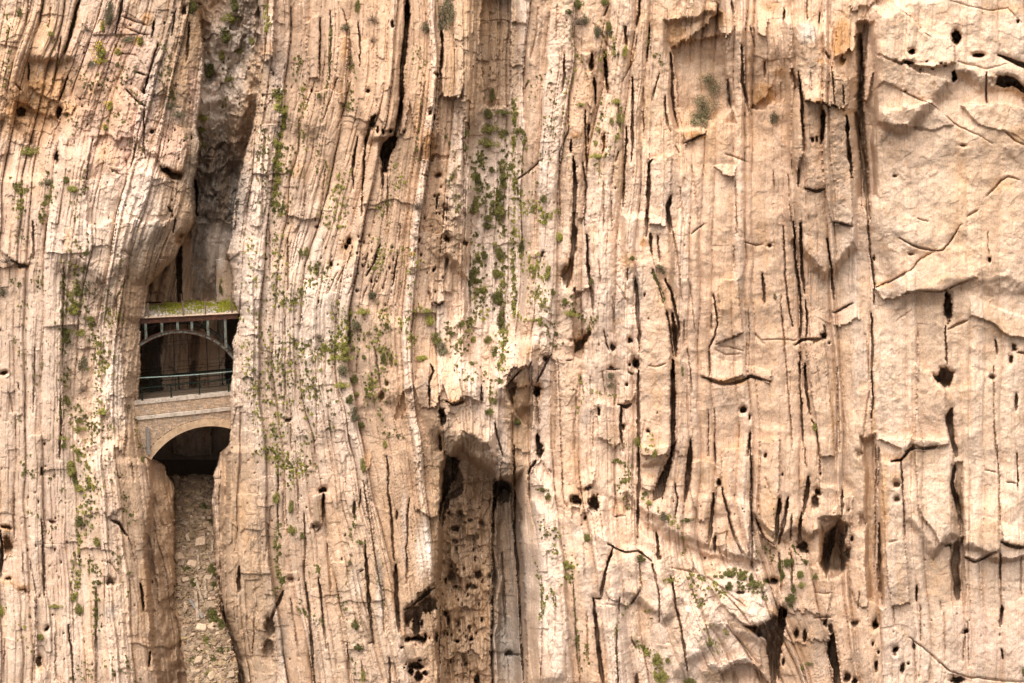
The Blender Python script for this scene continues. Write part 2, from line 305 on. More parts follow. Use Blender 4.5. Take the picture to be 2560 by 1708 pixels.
block('a3', (850,760,1180,700,1330,850,1200,900,950,850,820,1000), .8, 6, 'u')
block('a3', (310,1150,430,1100,440,1305,315,1310), .5, 2, 'd')
block('b3', (335,590,440,590,450,700,420,790,345,790), .8, 2.5, 'd')
block('b3', (310,810,440,805,500,1300,510,1600,420,1600,380,1300), .7, 2.5)
block('b3', (505,690,600,700,690,640,690,560,560,575,500,620), .5, 3, 'd')
block('b3', (780,440,900,390,1040,320,1110,240,1200,190,1300,120,1380,200,1500,370,1340,430,1250,465,1080,460,980,490,850,520), .9, 4, 'd')
block('b3', (1440,480,1600,560,1816,640,1900,700,1900,790,1700,760,1600,680,1450,640), .8, 5, 'd')
block('b3', (1070,960,1200,1050,1280,1130,1290,1300,1290,1530,1060,1560,1070,1200), .7, 5)
block('b2', (1420,380,1470,372,1550,385,1560,560,1590,740,1500,780,1400,820,1420,640), .6, 2)
block('b2', (1300,1050,1420,1080,1580,1045,1640,1030,1780,1085,1780,1000,1300,900), .55, 3, 'd')
block('b2', (865,340,960,200,1060,600,1100,900,1100,1600,890,1600,880,900), .9, 2.5)
block('b2', (1120,920,1220,940,1240,1600,1115,1600), .3, 2)
block('b2', (420,440,540,440,560,560,550,740,480,830,430,870,420,760), -1.0, 4)
block('b2', (410,-60,500,-60,540,400,440,480,370,440,400,300), -.5, 3)
block('b2', (730,1010,820,1010,850,1200,820,1260,790,1260,730,1240), .7, 2.5, 'd')
block('b2', (570,1260,740,1240,750,1500,700,1540,600,1500), .6, 3)
block('b2', (-20,1000,110,870,240,790,250,830,160,960,120,1100,-40,1140), .8, 4, 'd')
block('b2', (130,1100,250,900,300,930,300,1560,190,1560,175,1250), -.7, 3)
block('b1', (1200,360,1290,360,1300,520,1255,555,1210,530), .9, 2.5, 'd')
block('b1', (1210,980,1280,930,1370,960,1420,1210,1330,1245,1290,1100,1230,1260,1200,1240), 1.4, 3, 'd')
block('b1', (1100,980,1190,960,1200,1250,1140,1250,1090,1100), .6, 3)
block('b1', (1020,1150,1080,1130,1040,1280,980,1340,950,1320), -.5, 2)
block('b1', (1720,1100,1760,1000,1900,960,1900,1420,1780,1300), -1.3, 4)
block('b1', (1440,1000,1540,1010,1560,1150,1545,1240,1450,1200), .7, 3)
block('b1', (1290,-60,1480,-60,1460,600,1360,700,1300,500), -.5, 4)
block('c1', (1060,-60,1270,40,1240,260,1215,450,1130,460,1050,380), .9, 3, 'd')
block('c1', (1030,540,1190,560,1190,900,1120,960,1040,1060,1000,1040), 1.1, 2.5, 'd')
block('c1', (1225,460,1290,300,1380,250,1560,220,1572,1620,1215,1620,1200,900), -1.0, 4)
block('c1', (990,1050,1100,960,1210,900,1210,1260,990,1280), -.7, 3)
block('c1', (1575,205,1640,195,1700,240,1760,400,1790,1000,1810,1620,1572,1620), -3.4, 3)
block('c1', (640,420,710,640,750,900,770,1290,700,1100,640,800), .4, 2.5)
block('c1', (370,330,440,290,440,500,400,545,370,500), .8, 2)
block('c1', (730,20,775,0,770,100,735,150), .5, 2, 'd')
block('c2', (110,180,200,80,300,270,260,380,100,330), -.5, 3)
block('c2', (400,400,580,420,610,560,480,560,400,480), -.6, 3)
block('c2', (680,650,840,690,860,940,780,1060,640,1020,615,900,645,760), .5, 2.5)
block('c2', (850,0,1060,0,1000,120,940,300,860,280), .6, 2.5)
block('c2', (1190,100,1350,100,1370,260,1310,480,1240,500,1190,300), .5, 3)
block('c2', (1400,0,1590,0,1595,450,1570,720,1500,620,1440,400,1400,250), .8, 3)
block('c2', (1640,460,1760,520,1760,640,1700,600), .6, 3, 'd')
block('c2', (1250,830,1400,860,1600,900,1760,930,1760,1130,1640,1200,1560,1190,1400,1050,1300,900), 1.0, 5, 'd')
block('c2', (1270,1480,1400,1430,1560,1400,1680,1500,1760,1620,1270,1620), 1.2, 4, 'u')
block('c2', (560,1020,700,1030,720,1560,610,1600), .3, 2)
block('c2', (440,140,560,140,555,240,480,255,440,220), .6, 2.5, 'd')
block('c3', (400,480,480,460,540,280,600,430,600,650,570,640,540,500,440,560), .5, 3)
block('c3', (0,-60,130,-60,130,330,110,560,80,640,0,560), .9, 3)
block('c3', (130,1060,450,1120,480,960,440,800,240,720,140,700), .4, 4)
block('c3', (1020,-60,1270,-60,1290,120,1340,480,1330,600,1280,650,1200,640,1060,400), .9, 5)
block('c3', (1370,440,1590,480,1600,680,1440,755,1365,725), 1.0, 3.5, 'd')
block('c3', (1610,480,1760,560,1850,560,1850,640,1760,655,1620,625), .9, 3, 'd')
block('c3', (780,-60,940,0,945,80,1000,-20,1000,-60), .6, 3)
block('c3', (800,100,940,100,980,700,1000,1020,880,1060,850,900,830,400), .7, 3)
block('c3', (555,300,610,300,620,560,700,560,715,1080,640,1050,600,900,570,700), .5, 2.5)
block('c3', (0,1270,450,1300,490,1620,0,1620), -.5, 4)
block('c3', (1270,100,1340,100,1350,500,1280,400), -.6, 3)
block('c3', (1270,650,1360,650,1370,1060,1270,1040), -.7, 3)
block('a0', (200,440,330,480,430,540,410,620,385,705,300,650,200,590), .9, 3, 'd')
block('a0', (100,680,260,760,400,830,420,900,300,1000,170,940,90,860), -.8, 5)
block('a0', (380,690,520,640,520,740,480,790,420,770), .8, 3, 'd')
block('a0', (680,930,900,960,1110,1130,1200,1240,1180,1500,600,1560,600,1250,630,1000), -.45, 4)
block('a0', (1100,860,1260,880,1290,1010,1260,1190,1180,1150,1110,1120), 1.0, 3, 'd')
block('b0', (60,230,190,290,220,200,220,-60,30,-60,20,200), .5, 3, 'd')
block('b0', (440,240,620,330,760,480,790,800,700,1180,760,1500,520,1560,440,1500,420,700), -.35, 6)
block('b0', (760,560,830,850,860,1200,850,1560,780,1560,740,1200,770,800), .5, 3)
block('c0', (0,870,80,900,240,1020,250,1400,420,1560,420,1640,-60,1640,-60,870), .9, 5)
block('c0', (0,500,60,500,80,700,10,760), .4, 2.5, 'd')
block('c0', (560,120,760,200,820,420,700,470,560,440), .5, 5, 'd')
block('c0', (1030,560,1150,500,1160,620,1165,1000,1060,1020,1020,760), .6, 2.5)
# cracks: (crop, width, points[, depth])
CR = [('a1',26,(1042,-60,1040,0,1030,200,1010,450,1000,650,985,780,965,900,955,950),3.2),('a1',8,(875,1150,872,1200,868,1300),1.2),('a1',12,(820,790,775,900,752,1000,745,1150,735,1330),1.6),
('a1',8,(735,1330,728,1480),.7),('a1',9,(700,950,682,1060,672,1170),1.2),('a1',7,(668,1080,672,1300),.8),('a1',7,(436,130,440,300,438,520),.8),('a1',7,(700,160,715,300,718,460),.8),('a1',12,(1268,200,1278,330,1268,540),1.6),
('a1',6,(1130,720,1128,850,1112,900),.7),('a1',5,(1165,560,1130,800,1100,1000),.5),('a1',8,(1252,1350,1240,1440),.9),('a1',6,(1290,1400,1290,1540),.7),('a1',6,(240,60,238,300),.5),('a1',7,(510,80,512,560),.6),('a1',6,(600,60,640,250,650,560),.6),
('a1',6,(900,300,905,520),.3),('a1',5,(905,1180,902,1560),.7),('a1',6,(1425,830,1430,1100,1420,1560),.9),('a1',6,(650,560,600,760,560,880),.6),('a1',5,(400,560,330,760),.5),('a1',5,(560,540,450,840),.5),('a1',6,(1170,1180,1162,1300),.7),
('a1',5,(480,1120,440,1560),.5),('a1',6,(60,900,40,1560),.5),('a1',5,(300,820,290,1180),.5),
('a2',12,(880,-20,872,100,850,190),1.0),('a2',5,(310,30,306,280),.5),('a2',10,(356,370,357,520,340,640),1.0),('a2',18,(548,365,552,490),1.8),('a2',14,(570,540,571,650,566,745),1.8),('a2',14,(632,360,650,480,660,640),1.7),
('a2',10,(778,180,784,320),1.0),('a2',9,(525,860,516,990),1.1),('a2',16,(408,960,402,1050),1.6),('a2',16,(418,1080,434,1290,422,1620),1.8),('a2',8,(500,760,500,1000,516,1200),1.0),('a2',9,(480,1120,510,1300,500,1560),1.0),
('a2',11,(832,530,826,760,818,1110),1.2),('a2',10,(945,200,930,420),1.0),('a2',9,(782,880,774,1160,768,1420),1.1),('a2',6,(728,690,746,900),.7),('a2',12,(1088,370,1098,560,1115,750,1142,885),1.5),('a2',9,(1050,660,1060,800,1088,910),1.0),
('a2',18,(965,1105,942,1130,940,1300,925,1620),1.9),('a2',22,(1095,1350,1072,1420,1085,1520,1090,1600),2.0),('a2',5,(1160,1290,1170,1420,1192,1560),.6),('a2',6,(1538,1250,1546,1400,1552,1600),.8),('a2',11,(1578,320,1588,560,1630,770),1.2),
('a2',16,(1488,550,1505,740),.9),('a2',9,(1510,10,1526,150),.9),('a2',6,(1640,190,1668,330),.8),('a2',9,(1742,420,1738,530),.8),('a2',9,(632,920,620,1060),.8),('a2',5,(104,560,75,670),.5),('a2',5,(392,640,385,900,350,1000,328,1060,325,1560),.8),
('a2',6,(628,1260,634,1600),.6),('a2',5,(1470,1065,1530,1085,1612,1118),.4),('a2',6,(180,60,175,220,130,400),.4),('a2',6,(560,160,700,380),.3),('a2',6,(860,250,830,420,760,560),.6),('a2',7,(1010,500,960,700),.6),('a2',7,(900,600,905,960),.5),
('a2',7,(1190,990,1330,920),.8),('a2',8,(660,40,630,110),.7),('a2',5,(1120,1010,1150,1060),.5),('a2',7,(20,1250,120,1180,210,1100),.5),('a2',6,(1230,1140,1290,1560),.4),('a2',9,(730,1040,710,1110),.5),('a2',6,(690,1560,680,1280,700,1150),.6),
('a3',11,(268,500,288,700,302,1030),1.4),('a3',22,(442,765,438,870,418,985),2.0),('a3',7,(490,465,512,640,530,745),.9),('a3',7,(570,590,585,725),.8),('a3',17,(600,800,610,1000,632,1225),2.2),('a3',10,(680,580,690,720),1.2),
('a3',26,(660,780,690,1000,722,1200),1.6),('a3',9,(412,90,408,200),1.0),('a3',6,(325,-20,326,160),.8),('a3',12,(310,1305,380,1325,445,1300),1.3),('a3',8,(500,1530,640,1558),1.0),('a3',13,(700,260,690,700,716,1190,740,1400,748,1620),1.1),
('a3',5,(850,560,1000,640,1180,720,1330,840,1500,930,1600,990),.6),('a3',4,(920,30,1050,140,1180,260),.4),('a3',6,(1690,920,1750,970,1830,1005),.8),('a3',4,(1310,10,1460,50,1600,70,1700,60,1800,160),.4),('a3',7,(1560,1340,1640,1260,1700,1220,1780,1240),.7),
('a3',7,(1430,1480,1500,1440),.7),('a3',8,(262,1150,262,1290),.8),('a3',6,(90,1180,100,1300),.5),('a3',7,(165,60,160,200),.7),('a3',6,(40,420,36,520),.6),('a3',6,(190,1200,225,1560),.7),('a3',12,(455,350,475,400),.9),('a3',5,(350,500,356,660),.4),('a3',7,(1560,500,1556,700),.9),
('a3',20,(1640,380,1700,400,1760,430,1870,470),2.4),('a3',5,(1360,430,1550,480,1700,440),.5),('a3',6,(1060,880,1110,900),.5),('a3',6,(1080,1500,1150,1530),.6),
('b3',8,(163,20,170,350,200,600,226,700),1.0),('b3',11,(236,-20,245,300,273,500,285,650,275,795),1.4),('b3',12,(280,-10,290,350,302,480),1.6),('b3',7,(312,530,322,640,318,795),1.1),('b3',7,(14,340,26,545),.8),('b3',11,(462,100,490,300,506,520),1.2),
('b3',9,(745,-20,768,250,790,420,786,560),1.1),('b3',11,(766,620,770,850,765,980,780,1200,770,1340),1.3),('b3',6,(140,500,155,700,180,1000,200,1300,226,1560),.8),('b3',8,(270,880,275,1100,298,1560),1.0),('b3',13,(308,960,320,1150,348,1310),1.7),('b3',7,(360,1350,392,1420,410,1600),.9),
('b3',3.5,(0,800,120,795,250,800),.4),('b3',9,(240,830,290,800,400,798,452,790),1.1),('b3',7,(960,100,1060,150,1170,185,1250,180,1310,120,1380,0),.9),('b3',10,(800,440,900,390,1040,320,1110,240,1200,190),.7),('b3',9,(980,490,1080,460,1250,465,1340,430,1480,370),.8),
('b3',8,(505,610,560,580,640,545),.7),('b3',9,(1300,720,1350,690,1430,670),.9),('b3',30,(1322,1270,1300,1330,1310,1450,1345,1600),1.8),('b3',9,(1622,800,1632,900),.9),('b3',5,(1610,980,1608,1200,1612,1380,1626,1600),.8),('b3',12,(1762,1170,1758,1285),1.2),('b3',9,(1760,885,1850,890),1.0),
('b3',18,(1000,1570,1060,1535,1130,1550,1220,1530),1.2),('b3',7,(1080,740,1080,950),.3),('b3',6,(530,990,545,1300,545,1560),.7),('b3',5,(440,700,445,760),.9),('b3',5,(940,670,1040,600),.4),('b3',5,(1570,60,1575,250),.6),('b3',8,(1280,700,1290,980),1.0),('b3',6,(720,760,760,1100,700,1560),.4),
('b2',24,(426,-30,425,150,402,300,372,430),2.0),('b2',15,(515,80,525,300,550,480,556,590),1.6),('b2',9,(210,190,200,230),.8),('b2',16,(952,60,966,220),1.5),('b2',10,(1003,80,1020,262),1.1),('b2',6,(1100,0,1138,200,1160,400,1176,540),.8),('b2',7,(970,320,1010,420,1040,545),.8),
('b2',13,(1060,380,1100,480,1142,700,1135,835),1.5),('b2',11,(1065,600,1090,750,1112,900),1.3),('b2',20,(1103,615,1120,780,1130,905),2.4),('b2',24,(1112,930,1105,1100,1106,1400,1112,1620),2.6),('b2',19,(845,380,855,500,872,700,884,885),1.5),('b2',15,(870,1010,870,1200,876,1400,872,1620),1.6),
('b2',7,(635,730,648,830,670,870),.9),('b2',8,(800,300,792,390),.9),('b2',4,(1215,380,1240,560,1256,760),.6),('b2',7,(1385,480,1412,700,1382,800,1355,850,1360,1050),1.0),('b2',6,(1362,620,1375,740),.7),('b2',9,(1722,340,1736,535),1.1),('b2',5,(1210,860,1226,1000,1242,1160),.8),('b2',4,(1630,580,1625,1050),.5),
('b2',12,(1320,1055,1425,1095,1500,1100,1580,1075,1640,1045,1775,1085),.9),('b2',4,(1400,830,1500,790,1595,740),.5),('b2',4,(1400,860,1470,900,1560,900),.4),('b2',4,(1430,840,1540,860,1590,880),.4),('b2',14,(1640,1440,1622,1600),1.4),('b2',6,(1395,1280,1395,1600),.9),('b2',5,(1350,1280,1348,1600),.8),
('b2',11,(1230,1480,1228,1620),1.2),('b2',10,(725,1245,785,1262,822,1240),1.2),('b2',14,(160,1190,172,1300,178,1400),1.2),('b2',26,(178,1450,190,1600),2.6),('b2',5,(375,945,412,940),.6),('b2',7,(650,1000,740,1000),.9),('b2',4,(315,930,330,1300,350,1620),.6),('b2',5,(470,1040,500,1190),.6),('b2',5,(540,1050,545,1200),.5),
('b2',5,(690,500,710,700),.5),('b2',5,(600,250,605,420),.5),('b2',5,(620,1010,640,1180),.8),('b2',14,(750,1260,745,1400,765,1560),1.2),('b2',6,(560,1560,560,1300),.4),('b2',5,(720,420,800,560),.3),('b2',6,(430,1560,440,1150),.4),('b2',5,(880,1560,920,1350),.3),
('b2',4,(950,978,990,982,1060,960),.6),('b2',4,(1605,120,1680,145,1720,140),.5),('b2',5,(1530,150,1530,330),.5),('b2',8,(270,900,235,960,165,1090),1.1),('b2',6,(1230,70,1320,0),.8),('b2',5,(1670,760,1730,830),.3),('b2',6,(1180,660,1185,840),.8),('b2',7,(800,1020,830,1040),.9),
('b1',7,(975,200,960,300,930,440),1.0),('b1',8,(855,140,810,280,755,360),1.0),('b1',6,(530,250,500,310),.8),('b1',8,(1200,960,1218,1010,1196,1100,1195,1262),1.4),('b1',12,(1548,1100,1552,1235),1.3),('b1',12,(1262,1450,1276,1560),1.2),('b1',7,(1225,545,1255,560,1290,545),1.0),('b1',6,(1196,470,1200,540),.9),
('b1',7,(1640,1370,1660,1450,1700,1600),1.0),('b1',6,(215,100,216,460),.9),('b1',5,(90,-20,95,400),.6),('b1',9,(1310,1225,1360,1250,1425,1225),1.1),('b1',5,(200,600,205,900,190,1300),.5),('b1',5,(640,600,650,900),.5),('b1',5,(520,560,600,820),.4),('b1',5,(700,860,690,1060),.5),('b1',5,(820,860,860,1180),.6),('b1',6,(930,900,935,990),.7),
('b1',5,(1470,200,1470,700,1380,900),.7),('b1',5,(1655,860,1660,1040),.6),('b1',5,(1700,560,1700,1000),.6),('b1',6,(240,1300,240,1560),.6),('b1',7,(1740,1180,1720,1110,1830,1000),1.2),('b1',5,(410,860,420,1560),.4),
('b1',5,(700,320,640,480),.6),('b1',5,(600,300,550,420),.6),('b1',5,(760,430,720,560),.5),('b1',5,(900,330,870,480),.5),('b1',5,(660,180,620,300),.6),('b1',5,(300,60,240,330),.5),('b1',5,(740,60,700,180),.5),('b1',6,(990,0,985,130),.5),('b1',5,(780,200,730,330),.6),('b1',4,(560,330,500,470),.5),('b1',4,(820,380,790,500),.5),
('b0',8,(80,255,130,285,190,300),.9),('b0',6,(550,215,585,250),.7),('b0',9,(416,1180,420,1400,412,1620),.9),('b0',10,(228,-20,228,240),.6),('b0',6,(930,1180,955,1300,970,1330),.9),('b0',6,(690,405,720,410),.4),('b0',5,(60,1160,90,1300),.5),('b0',5,(120,1100,130,1150),.7),('b0',5,(860,180,910,220),.4),('b0',5,(240,850,225,1300),.6),
('b0',7,(440,300,432,600,425,1000),.5),('b0',6,(800,600,800,520,880,360),.5),('b0',6,(320,0,300,240),.5),('b0',6,(880,1260,860,1560),.5),
('a0',6,(200,-20,180,190),.6),('a0',6,(296,-20,268,200),.7),('a0',13,(550,-20,500,160,440,380),1.2),('a0',13,(850,-20,820,120,790,240),1.0),('a0',24,(1340,1240,1336,1400,1340,1600),2.0),('a0',7,(870,620,930,690,1000,730),.8),('a0',7,(930,500,1000,520),.7),('a0',9,(632,960,612,1100,600,1240,580,1340),.5),('a0',7,(1150,1420,1180,1460),.7),
('a0',8,(1090,300,1030,480,990,640),.8),('a0',7,(200,430,200,560),.9),('a0',7,(400,690,440,600,470,520),.8),('a0',6,(110,570,140,620),.7),('a0',6,(860,1080,880,1180),.5),('a0',6,(770,1160,830,1200),.5),('a0',7,(930,990,900,1150),.5),('a0',8,(1060,150,1040,260),.8),('a0',7,(1210,60,1180,250),.8),('a0',7,(1300,160,1280,420),.9),('a0',6,(60,200,40,330),.6),('a0',6,(350,60,330,200),.5),
('a0',8,(1000,760,980,1000,1000,1090),.7),('a0',8,(420,250,370,560),.5),('a0',12,(1200,1500,1190,1600),.8),('a0',6,(850,120,1000,170),.5),('a0',6,(790,370,930,380),.5),('a0',6,(870,200,1020,240),.5),
('c0',14,(0,560,14,700,8,860),1.4),('c0',9,(275,480,290,800,296,1000),1.2),('c0',6,(95,300,90,600),.8),('c0',12,(740,480,790,500,842,585),1.3),('c0',5,(680,760,740,770,800,850),.6),('c0',12,(940,900,952,1000,962,1090),1.4),('c0',12,(1000,1360,988,1460),1.3),('c0',5,(370,1240,368,1560),.7),('c0',8,(460,1180,500,1600),.8),('c0',12,(640,940,650,1620),.5),
('c0',13,(1592,790,1590,960),1.2),('c0',5,(10,520,70,545),.9),('c0',5,(150,700,160,860),.6),('c0',6,(200,740,245,1000),.8),('c0',5,(470,900,500,1300),.5),('c0',5,(240,1030,230,1560),.5),('c0',5,(30,1270,20,1560),.6),('c0',5,(880,100,900,220),.7),('c0',5,(850,600,900,760),.5),('c0',6,(1700,1100,1690,1400),.6),('c0',9,(1460,860,1500,1180,1560,1400),.8),('c0',5,(340,500,370,505),.6),('c0',5,(960,500,980,800),.4),
('c1',9,(870,50,882,180,876,260,900,400,915,600,926,750),1.1),('c1',18,(935,780,930,1000,950,1225),2.0),('c1',7,(700,280,690,400),.8),('c1',10,(656,360,655,485),1.1),('c1',13,(728,620,750,960,768,1200,780,1310),1.3),('c1',8,(715,230,780,600,840,1000,850,1230),.6),('c1',15,(450,310,440,485),1.5),('c1',8,(422,860,450,1170,472,1340),.9),
('c1',12,(335,900,370,1300,395,1620),1.2),('c1',15,(185,950,110,1130,85,1210),1.0),('c1',8,(610,1300,622,1600),.7),('c1',10,(885,1400,895,1620),.9),('c1',7,(1020,330,1010,460,1000,900),.8),('c1',12,(985,1080,1040,1050,1110,990,1190,940),1.4),('c1',9,(1225,1060,1215,1560),.9),('c1',7,(145,130,150,540),.7),('c1',6,(180,300,190,540),.6),('c1',6,(275,60,280,500),.6),
('c1',7,(315,440,330,900),.7),('c1',6,(230,1000,290,1400),.6),('c1',6,(600,60,600,300),.5),('c1',6,(740,230,800,640),.5),('c1',7,(945,420,940,480),.7),('c1',6,(700,1420,715,1560),.7),('c1',6,(560,1130,620,1500),.4),('c1',6,(690,825,720,812),.7),('c1',8,(750,1305,785,1295),.9),('c1',6,(1090,90,1085,150),.4),
('c1',9,(1570,600,1572,1620),.8),('c1',10,(1640,700,1660,1200),.7),('c1',8,(1720,300,1740,900),.7),('c1',7,(470,640,500,1000),.3),('c1',6,(100,400,60,760),.4),
('c2',12,(165,90,135,130,108,182),1.4),('c2',5,(328,-20,350,350,372,392),.8),('c2',13,(840,-30,845,250,840,600),1.5),('c2',20,(1190,-30,1180,150,1150,350),2.0),('c2',7,(1350,-30,1356,110),1.0),('c2',9,(1590,-30,1600,450,1598,800),1.2),('c2',14,(1345,300,1330,450,1320,600,1308,665),1.6),('c2',16,(1355,590,1355,690),1.9),
('c2',8,(1400,260,1450,500,1490,600,1532,700),1.0),('c2',16,(965,560,975,640,978,745),1.7),('c2',13,(680,650,640,760,610,900,590,1000,545,1005),1.6),('c2',17,(540,1000,560,1150,580,1350,615,1620),2.0),('c2',9,(700,1180,700,1350,716,1620),1.1),('c2',8,(722,1000,715,1110),.9),('c2',5,(408,900,430,1300,462,1620),.9),('c2',6,(190,850,200,1200,192,1620),.9),
('c2',5,(290,1000,286,1260),.6),('c2',10,(1060,860,1090,1050,1130,1230,1172,1490),1.3),('c2',8,(940,780,975,950,980,1165),1.0),('c2',5,(500,1100,512,1450),.6),('c2',12,(0,1372,52,1382),1.2),('c2',8,(640,640,700,670,760,690,840,690,935,762),1.1),('c2',7,(850,955,790,1045),.8),('c2',5,(850,770,868,950),.7),('c2',5,(1200,940,1290,1150,1342,1350),.8),
('c2',7,(1630,470,1680,600,1745,645),1.1),('c2',7,(800,1280,822,1330),.8),('c2',14,(832,1500,830,1620),1.3),('c2',10,(12,-20,18,500,50,1000,78,1620),1.3),('c2',7,(1085,240,1100,340,1085,460),.9),('c2',6,(1200,740,1210,830),.7),('c2',6,(1400,950,1540,1100,1600,1200),.6),('c2',6,(1300,860,1460,980,1560,1060),.6),('c2',6,(1340,1010,1440,1200,1640,1440),.5),
('c2',6,(690,460,760,455),.8),('c2',5,(690,250,685,460),.6),('c2',5,(800,300,805,600),.6),('c2',5,(770,300,770,560),.5),('c2',5,(910,300,915,600),.6),('c2',5,(1435,560,1432,780),.7),('c2',5,(1240,830,1060,800),.4),('c2',6,(480,640,490,880),.5),('c2',6,(250,140,262,160),.8),('c2',5,(1310,0,1315,60),.8),('c2',5,(600,1040,740,1060),.4),('c2',5,(1690,200,1730,300),.4),
('c3',17,(322,190,312,330,290,450),2.0),('c3',18,(280,430,268,550,275,690),2.2),('c3',16,(192,325,170,480,128,640),1.9),('c3',20,(134,335,122,470,112,600),2.2),('c3',7,(216,450,206,620),1.0),('c3',5,(300,0,310,130),.9),('c3',5,(395,0,405,190),.8),('c3',11,(545,270,545,465),1.4),('c3',19,(800,500,798,800,815,1045),1.5),('c3',8,(795,0,788,400),.5),('c3',6,(776,-20,772,500,762,820),.9),
('c3',11,(1048,920,1044,1020),1.3),('c3',7,(940,80,958,400,972,720),.9),('c3',22,(1292,120,1275,220,1318,400,1352,560),1.8),('c3',40,(1315,630,1295,800,1318,1010),2.0),('c3',10,(1355,590,1335,650),1.3),('c3',6,(1580,-20,1600,510),.9),('c3',10,(1604,700,1606,900),1.2),('c3',16,(1612,1050,1600,1195),1.9),('c3',5,(1606,900,1612,1050),.8),('c3',7,(1714,40,1718,280),1.0),('c3',10,(1612,1345,1620,1405),1.3),
('c3',5,(1380,1160,1390,1460),.7),('c3',6,(1362,1250,1350,1420),.8),('c3',11,(1362,722,1440,762,1500,730,1572,692),1.2),('c3',12,(1605,625,1700,655,1780,660),1.3),('c3',12,(880,95,940,85,1000,12,1130,0),1.5),('c3',7,(1230,652,1290,642),.9),('c3',6,(1000,1270,1100,1340,1260,1480,1400,1530,1780,1562),.8),('c3',5,(1070,1050,1068,1280),.8),('c3',6,(1220,1100,1240,1420),.5),('c3',5,(1200,1020,1205,1090),.6),
('c3',6,(1460,760,1475,980),.5),('c3',5,(890,1060,905,1190),.6),('c3',6,(1740,720,1740,1000),.6),('c3',5,(370,960,475,968),.5),('c3',5,(1500,150,1570,165),.6),('c3',5,(1640,230,1710,238),.6),('c3',5,(865,630,920,620),.5),('c3',5,(660,960,650,1080),.8),('c3',7,(130,700,140,1000),.7),('c3',7,(212,700,212,950),.8),
('c3',6,(560,700,545,830),.7),('c3',7,(480,620,470,840),1.0),('c3',6,(270,1450,310,1600),.8),('c3',7,(360,1130,470,1130),.6),('c3',5,(1020,1280,1040,1560),.5),('c3',6,(1130,1450,1130,1560),.6)]
for a in CR: crack(a[0], a[1] * 1.05, a[2], (a[3] * 1.3 if len(a) > 3 else None))
